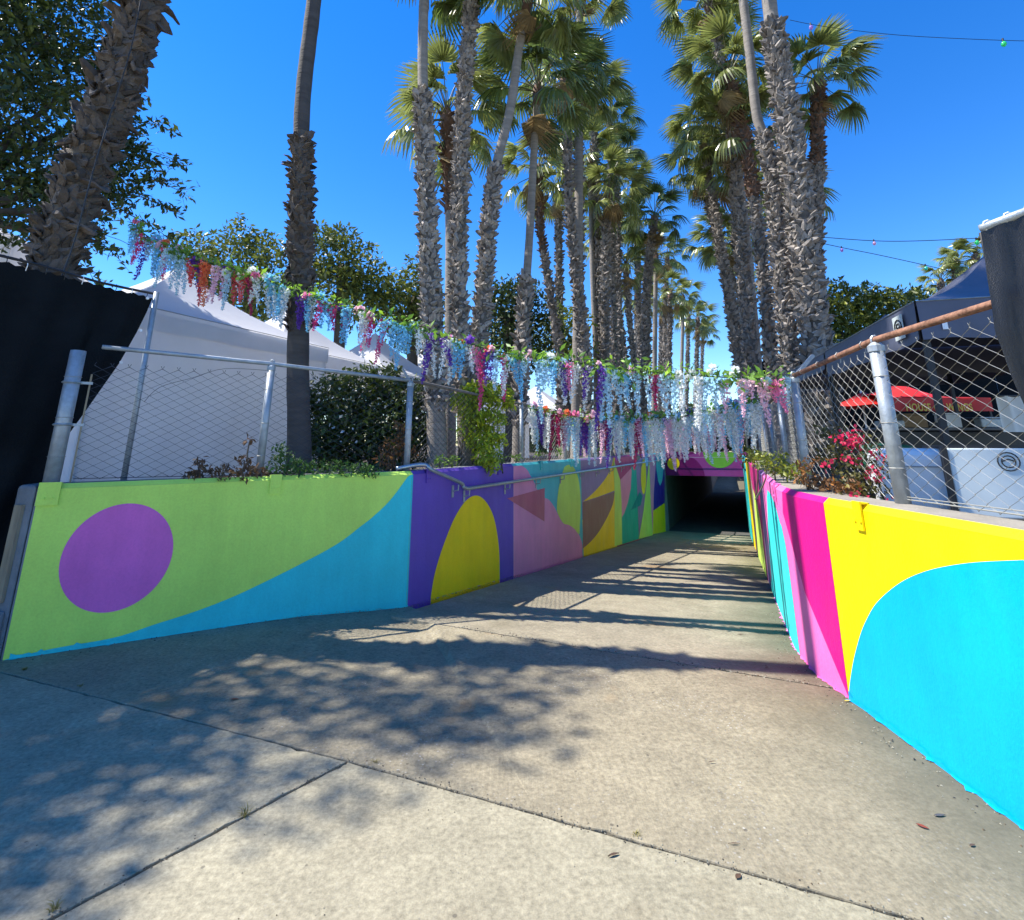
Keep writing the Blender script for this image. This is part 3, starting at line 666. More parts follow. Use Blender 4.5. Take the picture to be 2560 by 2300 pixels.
while tt < end:
    b = MB(); zz = hz(tt) if tt > tk else 1.10
    b.tube([hrp(tt, zz - 0.10, 0.004), hrp(tt, zz - 0.085, 0.085), hrp(tt, zz - 0.02, 0.09)], 0.009, 6)
    i = WL.seg(tt); b.box(hrp(tt, zz - 0.10, 0.009), (0.045, 0.008, 0.14), math.atan2((WL.p[i + 1] - WL.p[i]).y, (WL.p[i + 1] - WL.p[i]).x))
    b.build('bracket', M_galv, hr); tt += 0.28 if j == 0 else 1.2; j += 1
hr2 = thing('handrail', 'short dark handrail end near the underpass on the sunlit right wall', 'handrail')
mb = MB(); t1 = WR.L[-1] - 0.4; mb.tube([WR.pos(t1 - 5.0, 1.10, 0.0), WR.pos(t1 - 4.9, 1.08, 0.07), WR.pos(t1 - 4.6, 0.95, 0.08), WR.pos(t1, 0.9, 0.08)], 0.023, 8); mb.build('rail_pipe', M_dark, hr2, True)
for k in range(3):
    b = MB(); b.tube([WR.pos(t1 - 4.0 + k * 1.8, 0.83, 0.004), WR.pos(t1 - 4.0 + k * 1.8, 0.92, 0.08)], 0.010, 6); b.build('bracket', M_dark, hr2)

# ------------------------------------------------------------------ chain-link fences
PITCHW = 0.062; VSTEP = 0.0405
def wire_mesh(name, h, flip, m):
    mb = MB(); VSTEP = 0.041 if m is M_wire else 0.036; n = int(h / VSTEP); pts = []
    for i in range(n + 1):
        sx = 1 if (i + flip) % 2 == 0 else -1
        pts.append(Vector((sx * PITCHW * 0.50, 0.0035 * sx, i * VSTEP)))
    pts.append(pts[-1] + Vector((-0.012 if (n + flip) % 2 == 0 else 0.012, 0, 0.026)))
    mb.tube(pts, 0.0021 if m is M_wire else 0.0032, 3, False); return mb.mesh(name, m)
def fence_wires(parent, a, b, z0, h, m, cnt, tilt=0.0):
    """woven wires between plan points a and b; returns how many"""
    d = (b - a); L = d.length; n = int(L / PITCHW); ang = math.atan2(d.y, d.x)
    me = [wire_mesh('wire', h, 0, m), wire_mesh('wire', h, 1, m)]
    objs = 0
    for i in range(n):
        if cnt[0] >= 296: break
        q = a + d * ((i + 0.5) / n)
        o = link('wire', me[i % 2], parent); o.location = (q.x, q.y, z0); o.rotation_euler = (0, tilt, ang); cnt[0] += 1; objs += 1
    if objs < n:
        mb = MB()
        for i in range(objs, n):
            q = a + d * ((i + 0.5) / n); rot = Matrix.Rotation(ang, 3, 'Z'); src = me[i % 2]
            mb.add([rot @ v.co + Vector((q.x, q.y, z0)) for v in src.vertices], [tuple(p.vertices) for p in src.polygons])
        o = mb.build('chain_link', m, parent); o['kind'] = 'stuff'
left_fence = thing('chain_link_fence', 'galvanised chain link fence on top of the shaded left wall', 'fence')
loff = lambda t, o=-0.16: Vector(WL.pos(t, 0, o)[:2])
post_ts = [WL.hit(118, 1200)[0], WL.hit(653, 1180)[0], WL.hit(1030, 1140)[0]]
t = WL.hit(1326, 1140)[0]
post_ts += [t]
while t < tE - 1: t += 2.2; post_ts.append(t)
ptop = [2.33, 2.33, 2.25, 2.20] + [2.18] * 40
def post(parent, q, z0, z1, r, cap=True, m=M_galv):
    b = MB(); b.tube([(q.x, q.y, z0), (q.x, q.y, z1)], r, 14); o = b.build('post', m, parent, True)
    for p in o.data.polygons: p.use_smooth = len(p.vertices) == 4
    if cap:
        c = MB(); c.tube([(q.x, q.y, z1 - 0.035), (q.x, q.y, z1 + 0.004), (q.x, q.y, z1 + 0.03)], [r + 0.006, r + 0.006, r * 0.55], 12); c.build('post_cap', m, o)
        e = MB(); e.tube([(q.x + 0.024 * math.cos(k * 0.7), q.y, z1 + 0.045 + 0.028 * math.sin(k * 0.7)) for k in range(10)], 0.009, 5); e.build('rail_loop', m, o)
    for zz in (z0 + (z1 - z0) * 0.22, z0 + (z1 - z0) * 0.5, z0 + (z1 - z0) * 0.8):
        w = MB(); w.tube([(q.x + (r + 0.003) * math.cos(k * 0.785), q.y + (r + 0.003) * math.sin(k * 0.785), zz) for k in range(9)], 0.003, 4); w.build('tie_wire', M_wire, o)
    return o
for i, t in enumerate(post_ts):
    q = loff(t, -0.16)
    if i == 0:
        o = post(left_fence, q, 1.2, 2.36, 0.058, False)
        for zz in (1.72, 2.08):
            b = MB(); b.tube([(q.x + 0.064 * math.cos(k * 0.6283), q.y + 0.064 * math.sin(k * 0.6283), zz) for k in range(11)], 0.010, 4); dd = (WL.p[1] - WL.p[0]).normalized()
            b.box((q.x + dd.x * 0.10, q.y + dd.y * 0.10, zz), (0.09, 0.016, 0.022), math.atan2(dd.y, dd.x)); b.build('tension_band', M_galv, o)
        b = MB(); b.tube([(q.x + dd.x * 0.125, q.y + dd.y * 0.125, 1.24), (q.x + dd.x * 0.125, q.y + dd.y * 0.125, 2.16)], 0.009, 4); b.build('tension_bar', M_plank, o)
    else: post(left_fence, q, 1.2, ptop[i], 0.036 if i < 3 else 0.032)
# top rail
q0 = loff(post_ts[0] + 0.16, -0.16)
rail = [Vector((q0.x, q0.y, 2.41))] + [Vector((*loff(post_ts[i]), ptop[i] + 0.035)) for i in range(1, len(post_ts))]
mb = MB(); mb.tube(rail[:3], 0.021, 8); mb.build('top_rail', M_galv, left_fence, True)
mb = MB(); mb.tube(rail[2:], 0.021, 8); mb.build('top_rail', M_dirtypipe, left_fence, True)
cnt = [0]
for i in range(0, len(post_ts) - 1):
    a = loff(post_ts[i] + (0.13 if i == 0 else 0.04)); b = loff(post_ts[i + 1] - 0.04)
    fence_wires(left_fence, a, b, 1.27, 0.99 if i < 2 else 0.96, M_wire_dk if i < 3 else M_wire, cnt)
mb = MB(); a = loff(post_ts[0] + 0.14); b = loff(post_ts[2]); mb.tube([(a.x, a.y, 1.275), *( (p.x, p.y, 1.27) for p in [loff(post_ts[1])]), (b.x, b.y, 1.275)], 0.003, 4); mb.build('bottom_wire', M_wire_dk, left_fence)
# loose wire sagging over the first panel
mb = MB(); mb.tube(cr3([at(360, 1005, 4.9) , at(400, 968, 4.95), at(480, 945, 5.05), at(560, 922, 5.15), at(668, 926, 5.30)], 5), 0.003, 4); mb.build('loose_wire', M_wire_dk, left_fence)
q = loff(post_ts[2]); b = MB(); b.tube([(q.x, q.y, 2.25), (q.x - 0.10, q.y - 0.02, 2.42)], 0.016, 5); b.build('barb_arm', M_galv, left_fence)

right_fence = thing('chain_link_fence', 'chain link fence with rusty top rail on top of the sunlit right wall', 'fence')
roff = lambda t, o=-0.20: Vector(WR.pos(t, 0, o)[:2])
rt = [WR.hit(2250, 1262)[0] - 0.05, 0, 0]
rp = [Vector((2.44, 3.44)), Vector((2.86, 5.28))]
dirR = (RWp[4] - RWp[3]).normalized(); q = rp[1]
for k in range(7): q = q + dirR * (1.9 if k < 3 else 2.4); rp.append(q.copy())
near = Vector((2.42, 0.4))
rtop = [2.19, 2.20] + [2.2] * 12
post(right_fence, rp[0], 1.19, 2.19, 0.044)
for i in range(1, len(rp)): post(right_fence, rp[i], 1.0, rtop[i], 0.034 if i > 1 else 0.04)
rr = [Vector((near.x, near.y, 2.26)), Vector((rp[0].x, rp[0].y, 2.235))] + [Vector((p.x, p.y, 2.235)) for p in rp[1:]]
mb = MB(); mb.tube(rr[:3], 0.022, 9); mb.build('top_rail', M_rust, right_fence, True)
mb = MB(); mb.tube(rr[2:], 0.021, 8); mb.build('top_rail', M_dirtypipe, right_fence, True)
cnt = [0]
dseg = [(near, rp[0])] + list(zip(rp, rp[1:]))
for a, b in dseg:
    d = (b - a).normalized(); fence_wires(right_fence, a + d * 0.06, b - d * 0.05, 1.215, 0.98, M_wire, cnt)
b = MB(); b.box((rp[1].x + 0.10, rp[1].y - 0.03, 2.33), (0.30, 0.045, 0.03), 0, Matrix.Rotation(R(-45), 3, 'Y')); b.build('barb_arm', M_galv, right_fence)
mb = MB(); mb.tube([(near.x, near.y, 1.23), (rp[0].x, rp[0].y, 1.225)], 0.004, 4); mb.tube([(near.x, near.y, 1.26), (rp[0].x, rp[0].y, 1.24)], 0.003, 4); mb.build('bottom_wire', M_wire, right_fence)
for k in range(9):
    f = (k + 0.4) / 9; p = near.lerp(rp[0], f) if k < 5 else rp[0].lerp(rp[1], (k - 5) / 4 + 0.1); z = 2.238
    b = MB(); b.tube([(p.x + 0.026 * math.cos(t * 1.0), p.y, z + 0.026 * math.sin(t * 1.0)) for t in range(8)] + [(p.x + 0.01, p.y, z - 0.06)], 0.003, 4); b.build('tie_wire', M_wire, right_fence)

# ------------------------------------------------------------------ palms
def boot_mesh(name, seed, m, s=1.0):
    r = random.Random(seed); rows = []
    H = r.uniform(0.085, 0.14); tw = r.uniform(-0.9, 0.9); out = r.uniform(0.03, 0.075); w0 = r.uniform(0.052, 0.066)
    for z, w, x in ((0, 1.0, 0.0), (0.4, 1.0, 0.012), (0.75, 0.84, 0.028), (1.0, r.uniform(0.25, 0.62), out)):
        y0 = tw * z * 0.12
        rows.append([Vector((x, y0 - w0 * w, z * H)), Vector((x + 0.022 * w + 0.01, y0, z * H + (0.02 if z == 1 else 0))), Vector((x, y0 + w0 * w, z * H))])
    vs = [v * s for rw in rows for v in rw]; back = [v - Vector((0.018 * s, 0, 0)) for v in vs]; n = len(vs)
    fs = []
    for i in range(3):
        for j in range(2):
            a = i * 3 + j; fs.append((a, a + 1, a + 4, a + 3)); fs.append((n + a + 3, n + a + 4, n + a + 1, n + a))
    edge = [0, 3, 6, 9, 10, 11, 8, 5, 2, 1]
    for a, b in zip(edge, edge[1:] + edge[:1]): fs.append((a, n + a, n + b, b))
    mb = MB(); mb.add(vs + back, fs); return mb.mesh(name, m)
BOOTS = [boot_mesh('leaf_base', k, M_boot) for k in range(6)]
BOOTS_DK = [boot_mesh('leaf_base', k + 20, M_boot_dk, 1.05) for k in range(6)]
def frond_mesh(seed, m, dead=False):
    r = random.Random(seed); mb = MB()
    Lp = r.uniform(0.9, 1.25); sag = r.uniform(0.10, 0.24); a0 = r.uniform(0.25, 0.6)
    pet = [Vector((Lp * k / 3, 0, -sag * (k / 3) ** 2)) for k in range(4)]
    mb.cur = 1; mb.tube(pet, [0.022, 0.016, 0.012, 0.009], 4); mb.cur = 0
    Hs = pet[-1]; n = 24; span = R(r.uniform(100, 118)); td = r.uniform(0.6, 1.15)
    if dead: td = 1.3; a0 = 1.1
    fx = Vector((math.cos(a0), 0, -math.sin(a0))); fy = Vector((0, 1, 0)); fzv = fx.cross(fy)
    for i in range(n):
        ph = -span + 2 * span * (i + 0.5) / n; ln = (0.52 + 0.19 * math.cos(ph * 0.8)) * r.uniform(0.86, 1.12)
        d = fx * math.cos(ph) + fy * math.sin(ph); side = (fy * math.cos(ph) - fx * math.sin(ph)); up = fzv
        hw = span / n; tilt = 0.45 if i % 2 else -0.45
        rows = []
        for q, wf in ((0.02, 0.02), (0.45, 0.45 * hw * 1.05), (0.74, 0.030), (1.0, 0.004)):
            rr_ = q * ln; drop = 0.08 * q * q + td * max(0, q - 0.42) ** 2 * 1.15
            c = Hs + d * rr_ * (1 - 0.18 * max(0, q - 0.5)) + Vector((0, 0, -drop)) + up * (-0.05 * abs(math.sin(ph)) ** 2)
            sv = side * math.cos(tilt) + up * math.sin(tilt)
            rows.append((c - sv * wf, c + sv * wf))
        mb.add([p for rw in rows for p in rw], [(0, 1, 3, 2), (2, 3, 5, 4), (4, 5, 7, 6)])
    return mb.mesh('frond', [m, M_petiole])
FR = [frond_mesh(k, M_frond) for k in range(5)]; FRD = [frond_mesh(k + 50, M_frond2) for k in range(4)]; DEAD = [frond_mesh(k + 90, M_dead, True) for k in range(3)]

def interp(pts, s):
    n = len(pts) - 1; x = min(max(s, 0), 1) * n; i = min(int(x), n - 1); return pts[i].lerp(pts[i + 1], x - i)
def palm(label, group, path, ground, r0, r1, boots=None, smooth=None, crown=True, n=26, scale=0.86, dk=False, single=0, russet=0.0, dead=2, bark=None, fr=None, seed=0, bscale=0.9, rs=None):
    """path: world points from low to top; boots / smooth = (from, to) as share of path length"""
    r = random.Random(seed * 13 + 5); n = int(n * 0.85)
    root = thing('palm_tree', label, 'palm tree', group)
    base = path[0].copy()
    if base.z > ground:                                             # carry the trunk down to the soil
        d = (path[0] - path[1]).normalized()
        base = path[0] + Vector((d.x * 0.5, d.y * 0.5, d.z)) * ((base.z - ground) / max(0.3, -d.z)) if d.z < -0.2 else Vector((base.x, base.y, ground))
        base.z = ground - 0.1; path = [base] + path
    else: path[0].z = ground - 0.1
    P = cr3(path, 8); L = [0]
    for a, b in zip(P, P[1:]): L.append(L[-1] + (b - a).length)
    T = L[-1]
    def pos(s):
        x = s * T
        for i in range(len(P) - 1):
            if x <= L[i + 1]: return P[i].lerp(P[i + 1], (x - L[i]) / max(1e-6, L[i + 1] - L[i])), (P[i + 1] - P[i]).normalized()
        return P[-1], (P[-1] - P[-2]).normalized()
    hs = lambda z: 0 if False else next((L[i] / T for i in range(len(P)) if P[i].z >= z), 1.0)
    b0, b1 = (hs(boots[0]), hs(boots[1])) if boots else (2, 2)
    def rad(s):
        q = r0 + (r1 - r0) * s
        return q * (1.0 if not (b0 <= s <= b1) else 0.97)
    def rsm(s): return (rs or rad(s) * 0.72) * (1 - 0.12 * (s - b1)) if (boots and s > b1) else rad(s)
    nst = max(14, int(T / 0.16)); pts = []; rd = []
    for k in range(nst + 1):
        s = k / nst; p, _ = pos(s); pts.append(p); q = rsm(s)
        if not (b0 <= s <= b1): q *= 1 + 0.022 * math.sin(k * 1.9) + r.uniform(-0.012, 0.012)
        if s < 0.05: q *= 1 + (0.05 - s) * 4
        rd.append(q)
    mb = MB(); mb.tube(pts, rd, 12)
    bk = bark or (M_bark_dk if dk else M_bark)
    mb.mi = [0] * len(mb.f)
    if boots:
        per = 12
        for k in range(nst):
            if b0 <= k / nst <= b1:
                for j in range(per): mb.mi[k * per + j] = 1
    trunk = mb.build('trunk', [bk, M_core], root, True)
    if boots:
        step = 0.088 * bscale; ring = max(6, int(2 * math.pi * (r0 + r1) / 2 / (0.10 * bscale)))
        spots = []; s = b0; k = 0
        while s < b1:
            p, d = pos(s); q = rad(s)
            for j in range(ring):
                if r.random() < 0.10: continue
                a = 2 * math.pi * (j + 0.5 * (k % 2) + r.uniform(-0.12, 0.12)) / ring + k * 0.13
                spots.append((p + d * r.uniform(-0.045, 0.045), d, a + r.uniform(-0.12, 0.12), q, s))
            s += step / T; k += 1
        camv = Vector((0, 0, EYE))
        def facing(sp):
            o = Vector((math.cos(sp[2]), math.sin(sp[2]), 0)); return -o.dot((camv - sp[0]).normalized()) * 3 + 0.15 * (sp[0] - camv).length
        spots.sort(key=facing)
        big = spots[:single]; rest = spots[single:]
        def M4(sp):
            p, d, a, q, s = sp
            o = Vector((math.cos(a), math.sin(a), 0)); o = (o - d * o.dot(d)).normalized(); t = d.cross(o)
            sc = bscale * r.uniform(0.75, 1.25)
            ti = r.uniform(-0.15, 0.35) if r.random() < 0.85 else r.uniform(0.4, 0.9)
            if dk and r.random() < 0.07: ti = r.uniform(0.9, 2.4); sc *= 1.35
            rot = Matrix((o, t, d)).transposed() @ Matrix.Rotation(r.gauss(0, 0.75), 3, 'X') @ Matrix.Rotation(ti, 3, 'Y')
            return Matrix.Translation(p + o * (q - 0.012)) @ (rot * sc).to_4x4()
        lib = BOOTS_DK if dk else BOOTS
        for sp in big:
            o = link('leaf_base', lib[r.randrange(6)], trunk); o.matrix_basis = M4(sp)
        if rest:
            mb = MB()
            for sp in rest:
                src = lib[r.randrange(6)]; Mx = M4(sp)
                mb.cur = 1 if (russet and sp[4] > b1 - russet) else 0
                mb.add([Mx @ v.co for v in src.vertices], [tuple(p.vertices) for p in src.polygons])
            o = mb.build('leaf_bases', [M_boot_dk if dk else M_boot_i, M_boot_red], trunk); o['kind'] = 'stuff'
    if crown:
        top, d = pos(1.0)
        mb = MB(); rr0 = rsm(1.0)
        mb.tube([top - d * 0.5 * scale, top - d * 0.25 * scale, top + d * 0.05 * scale, top + d * 0.3 * scale], [rr0 * 1.0, rr0 * 1.35, rr0 * 1.3, rr0 * 0.4], 10)
        mb.build('crown_shaft', M_boot_red, root, True)
        src = fr or (FR if seed % 3 else FRD)
        for k in range(n + dead):
            if k < n:
                f = k / n; el = R(80 - 112 * f ** 1.1) + r.uniform(-0.15, 0.15); me = src[r.randrange(len(src))]; sc = scale * r.uniform(0.85, 1.12)
            else: el = R(r.uniform(-70, -45)); me = DEAD[r.randrange(3)]; sc = scale * r.uniform(0.7, 0.95)
            az = k * 2.39996 + r.uniform(-0.25, 0.25)
            o = link('frond', me, root)
            rot = Matrix.Rotation(az, 4, 'Z') @ Matrix.Rotation(-el, 4, 'Y') @ Matrix.Rotation(r.uniform(-0.5, 0.5), 4, 'X')
            o.matrix_basis = Matrix.Translation(top + d * (0.12 * scale - 0.25 * scale * (k / n))) @ rot @ Matrix.Scale(sc, 4)
    return root
def pp(d, *xy): return [at(x, y, d) for x, y in xy]
GL, GR_ = 'palm trees behind the left fence', 'palm trees behind the right fence'
# left row
palm('thick leaning palm behind the black windscreen at far left, cable up its trunk', GL, pp(4.95, (115, 760), (140, 640), (215, 420), (285, 240), (350, 40), (395, -120)) + [at(395, -120, 4.95) + Vector((0.7, 0, 6.5))], LZ, 0.175, 0.17, (3.15, 7.3), n=22, dk=True, single=296, seed=1, bscale=0.82, rs=0.15)
palm('slim palm with dark smooth base and ragged middle in front of the white tents', GL, pp(6.3, (748, 1120), (745, 900), (750, 700), (752, 500), (757, 250), (785, 0), (800, -200)) + [at(800, -200, 6.3) + Vector((0.1, 0, 4.5))], LZ, 0.135, 0.085, (2.9, 5.45), n=22, dk=True, single=280, seed=2, bscale=0.68, rs=0.105)
top3 = at(1062, 0, 7.6); palm('left palm of the group of three, collar of leaf bases below a bare upper trunk', GL, pp(7.6, (1093, 1130), (1085, 900), (1076, 700), (1066, 450), (1057, 200), (1060, 0)) + [top3 + Vector((0.02, 0, 1.4))], LZ, 0.145, 0.11, (1.9, 7.15), n=26, single=295, seed=3, dead=3, bscale=0.7, rs=0.088)
palm('middle palm of the group of three, clad in grey leaf bases to the top edge', GL, pp(8.0, (1165, 1140), (1155, 900), (1147, 700), (1150, 474), (1157, 276), (1172, 79), (1179, 0)) + [at(1179, 0, 8.0) + Vector((0.05, 0, 1.6))], LZ, 0.12, 0.105, (1.9, 30), n=28, single=295, seed=4, dead=3, bscale=0.7)
palm('right palm of the group of three, leaning right with bare grey upper trunk', GL, pp(8.4, (1170, 1060), (1196, 850), (1213, 690), (1219, 590), (1240, 420), (1275, 276), (1298, 118), (1322, -10)), LZ, 0.13, 0.105, (1.9, 6.35), n=28, single=260, seed=5, dead=2, bscale=0.7, rs=0.085)
palm('palm with slender smooth trunk and a low full crown right of the group of three', GL, pp(10, (1296, 1120), (1305, 860), (1317, 690), (1326, 553), (1334, 395), (1344, 225)), LZ, 0.12, 0.10, (1.8, 4.7), n=30, single=60, seed=6, dead=3, rs=0.082)
palm('rust brown palm crown hidden between the middle and left trunks of the group of three', GL, pp(9.6, (1125, 1000), (1127, 600), (1122, 400), (1118, 290)), LZ, 0.12, 0.10, (6.0, 30), n=26, seed=7, russet=0.5, dead=1)
palm('thin palm curving left behind the smooth slender trunk', GL, pp(14, (1410, 1080), (1397, 880), (1374, 720), (1352, 580), (1347, 430)), LZ, 0.09, 0.08, (1.5, 30), n=24, seed=8, russet=0.3)
palm('boot clad palm with a straight trunk left of the thin red topped one', GL, pp(13, (1470, 1080), (1463, 890), (1441, 700), (1424, 513), (1416, 300), (1412, 190)), LZ, 0.12, 0.085, (1.5, 30), n=28, seed=9, dead=4)
palm('thin smooth palm with a reddish neck in the left row', GL, pp(17, (1491, 1060), (1490, 893), (1482, 700), (1477, 500), (1475, 405)), LZ, 0.10, 0.085, None, n=26, seed=10, dead=1)
palm('dark stout palm just right of the thin smooth one', GL, pp(16, (1513, 1050), (1512, 880), (1513, 700), (1517, 560), (1520, 480)), LZ, 0.14, 0.115, (1.5, 30), n=26, seed=11, dead=3)
palm('mid row palm with its trunk close behind the dark stout one', GL, pp(19, (1538, 1040), (1535, 880), (1532, 700), (1528, 470), (1524, 300)), LZ, 0.11, 0.085, (1.5, 30), n=26, seed=12)
palm('palm whose trunk tilts left, fifth from the end of the left row', GL, pp(22, (1575, 1040), (1563, 905), (1543, 740), (1536, 600)), LZ, 0.11, 0.09, (1.5, 30), n=24, seed=13)
palm('short crowned palm leaning left near the avenue opening', GL, pp(22, (1590, 1040), (1584, 900), (1572, 780), (1565, 665)), LZ, 0.11, 0.09, (1.5, 30), n=24, seed=14)
palm('tallest far palm of the left row, stout trunk with rust brown heart', GL, pp(20, (1612, 1040), (1614, 910), (1619, 700), (1636, 545)), LZ, 0.18, 0.12, (1.5, 30), n=28, seed=15, scale=0.85, dead=4)
FARL = 'far palm trees along the avenue'
for k, (x, y, d, lab) in enumerate([(1592, 740, 28, 'far palm with a thin trunk behind the stout rust hearted one'), (1655, 765, 34, 'far palm in the avenue, low left crown'), (1676, 735, 30, 'far palm in the avenue, high crown above its neighbours'), (1708, 745, 36, 'far palm in the avenue, dense middle crown'), (1722, 790, 42, 'far palm in the avenue, small low crown'), (1745, 800, 38, 'far palm at the right end of the left avenue row'), (1640, 640, 26, 'far palm standing between the stout one and the avenue'), (1758, 830, 50, 'farthest small palm beside the avenue sky gap')]):
    palm(lab, FARL, pp(d, (x - 6, 1050), (x - 4, 930), (x, y)), 1.0, 0.14, 0.11, (1.5, 30) if k % 3 else None, n=20, seed=20 + k, scale=0.9, dead=2)
# right row
palm('stout palm clad in grey leaf bases nearest the right fence, bare neck at the top', GR_, pp(10, (2066, 1120), (2046, 900), (2020, 700), (1994, 474), (1974, 332), (1951, 190), (1930, 60), (1915, -40)) + [at(1915, -40, 10) + Vector((-0.2, 0, 2.5))], RZ, 0.285, 0.165, (1.0, 10.9), n=24, single=295, seed=31, bscale=1.0, scale=1.0, rs=0.155)
palm('palm close left of the stout one, thin bare upper trunk curving left', GR_, pp(10.6, (1992, 1100), (1975, 900), (1953, 700), (1932, 474), (1908, 341), (1891, 284), (1875, 142), (1858, 0), (1850, -80)) + [at(1850, -80, 10.6) + Vector((-0.1, 0, 1.8))], RZ, 0.155, 0.12, (1.0, 8.4), n=24, single=260, seed=32, bscale=0.85, rs=0.105)
palm('palm with rust brown neck and wide crown to the right of the stout one', GR_, pp(13, (2030, 1050), (2035, 800), (2042, 480), (2043, 332), (2045, 205)), RZ, 0.155, 0.145, (1.0, 30), n=30, seed=33, scale=0.92, russet=0.25, single=60, dead=1, fr=FR)
palm('brown trunked palm leaning left behind the thin bare trunk', GR_, pp(12, (1950, 1060), (1930, 900), (1911, 700), (1893, 560), (1866, 365), (1838, 265), (1824, 195)), RZ, 0.135, 0.11, (1.0, 30), n=30, seed=34, russet=0.35, dead=4, fr=FR)
palm('boot clad palm at the left edge of the right row, lower yellowing crown', GR_, pp(15, (1886, 1040), (1850, 920), (1814, 700), (1786, 521), (1771, 400), (1766, 325)), RZ, 0.125, 0.095, (1.0, 30), n=30, seed=35, scale=0.85, dead=5, fr=FR)
palm('thin smooth palm in the right row between two boot clad trunks', GR_, pp(13, (1905, 1040), (1890, 850), (1877, 700), (1865, 569), (1846, 426), (1826, 330)), RZ, 0.10, 0.085, None, n=26, seed=36, dead=3, fr=FR)
palm('second thin palm of the right row, dark and half hidden', GR_, pp(15, (1880, 1040), (1867, 850), (1851, 700), (1835, 500), (1828, 420)), RZ, 0.095, 0.08, None, n=26, seed=37, dead=5, bark=M_bark_dk, fr=FR)
palm('palm high up at the top of the right row, crown cut by the picture edge', GR_, pp(13, (1900, 1040), (1880, 800), (1850, 500), (1815, 250), (1770, 10)), RZ, 0.11, 0.09, (1.0, 30), n=26, seed=38, dead=2, fr=FR)
palm('hidden palm of the right row with low yellow fronds', GR_, pp(19, (1905, 1030), (1870, 800), (1838, 600)), RZ, 0.12, 0.10, (1.0, 30), n=24, seed=39, dead=6, fr=FR)
for k, (x, y, d, lab) in enumerate([(1905, 560, 24, 'far palm of the right row seen between trunks, upper'), (1870, 720, 32, 'far palm of the right row seen between trunks, lower'), (1965, 480, 17, 'palm behind the stout right palm, crown peeping between trunks')]):
    palm(lab, GR_, pp(d, (x + 20, 1040), (x + 12, 850), (x, y)), 1.0, 0.17, 0.14, (1.5, 30), n=18, seed=50 + k)
for k, (x0, x, y, d, lab) in enumerate([(1500, 1483, 235, 17, 'palm crown directly above the thin red necked one'), (1548, 1540, 385, 20, 'palm with crown between the dark stout one and the avenue row'), (1600, 1588, 455, 24, 'palm with a feathery crown left of the rust hearted one'), (1520, 1500, 590, 25, 'low crowned palm deep in the left row'), (1662, 1668, 640, 31, 'far palm peeping over the avenue opening'), (1400, 1395, 480, 18, 'low crown behind the thin curving palm')]):
    palm(lab, GL, pp(d, (x0 + 4, 1050), (x0, 850), (x, y)), LZ, 0.12, 0.10, (1.5, 30), n=24, seed=80 + k, scale=0.8, dead=3)
for k, (x0, x, y, d, lab) in enumerate([(1880, 1745, 420, 17, 'right row palm whose crown leans out farthest left'), (1890, 1800, 110, 14, 'right row palm with a high bright crown left of the thin bare trunk'), (1885, 1790, 600, 22, 'right row palm with a low crown near the avenue sky gap')]):
    palm(lab, GR_, pp(d, (x0, 1045), ((x0 * 2 + x) / 3, 760), (x, y)), RZ, 0.11, 0.09, (1.0, 30), n=26, seed=90 + k, scale=0.85, dead=4, fr=FR)
palm('tall palm left of centre whose crown shows only as fronds along the top edge', GL, pp(13.4, (1440, 1050), (1445, 700), (1448, 300), (1450, -40)), LZ, 0.13, 0.11, None, n=26, seed=61, dead=3)
palm('palm whose crown hangs between the thin curving one and the straight one', GL, pp(14, (1452, 1050), (1450, 700), (1446, 400), (1440, 215)), LZ, 0.10, 0.085, (1.5, 30), n=26, seed=62, dead=3)
for k, (x, y, d, lab) in enumerate([(2352, 705, 30, 'low small palm left of two others behind the navy canopy'), (2390, 655, 30, 'middle small palm behind the navy canopy'), (2440, 640, 29, 'right small palm behind the navy canopy, beside the black tarp')]):
    palm(lab, 'small palms behind the navy canopy', pp(d, (x, 1040), (x, 900), (x, y)), 1.0, 0.16, 0.14, (1.5, 30), n=24, seed=70 + k, scale=0.85, fr=FR)

# ------------------------------------------------------------------ foliage
def leaf_mesh(name, pts, size, m, parent=None, droop=0.3, normals=None, wide=0.42):
    """one folded leaf per point"""
    n = len(pts); P = np.asarray(pts, float)
    d = rng.normal(size=(n, 3)); d[:, 2] -= droop; d /= np.linalg.norm(d, axis=1)[:, None]
    u = rng.normal(size=(n, 3)); u[:, 2] += 1.2; s = np.cross(d, u); s /= np.linalg.norm(s, axis=1)[:, None]
    up = np.cross(s, d); L = size * rng.uniform(0.5, 1.45, n)[:, None]
    a = P; b = P + d * L * 0.5 + s * L * wide * 0.5 + up * L * 0.06; c = P + d * L; e = P + d * L * 0.5 - s * L * wide * 0.5 + up * L * 0.06
    V = np.stack([a, b, c, e], 1).reshape(-1, 3); idx = np.arange(n)[:, None] * 4
    F = np.concatenate([idx + np.array([[0, 1, 2]]), idx + np.array([[0, 2, 3]])], 1).reshape(-1, 3)
    me = bpy.data.meshes.new(name); me.vertices.add(len(V)); me.vertices.foreach_set('co', V.ravel())
    me.loops.add(F.size); me.loops.foreach_set('vertex_index', F.ravel().astype(np.int32))
    me.polygons.add(len(F)); me.polygons.foreach_set('loop_start', np.arange(0, F.size, 3, dtype=np.int32)); me.polygons.foreach_set('loop_total', np.full(len(F), 3, dtype=np.int32))
    me.materials.append(m); me.update(calc_edges=True); me.validate()
    return link(name, me, parent)
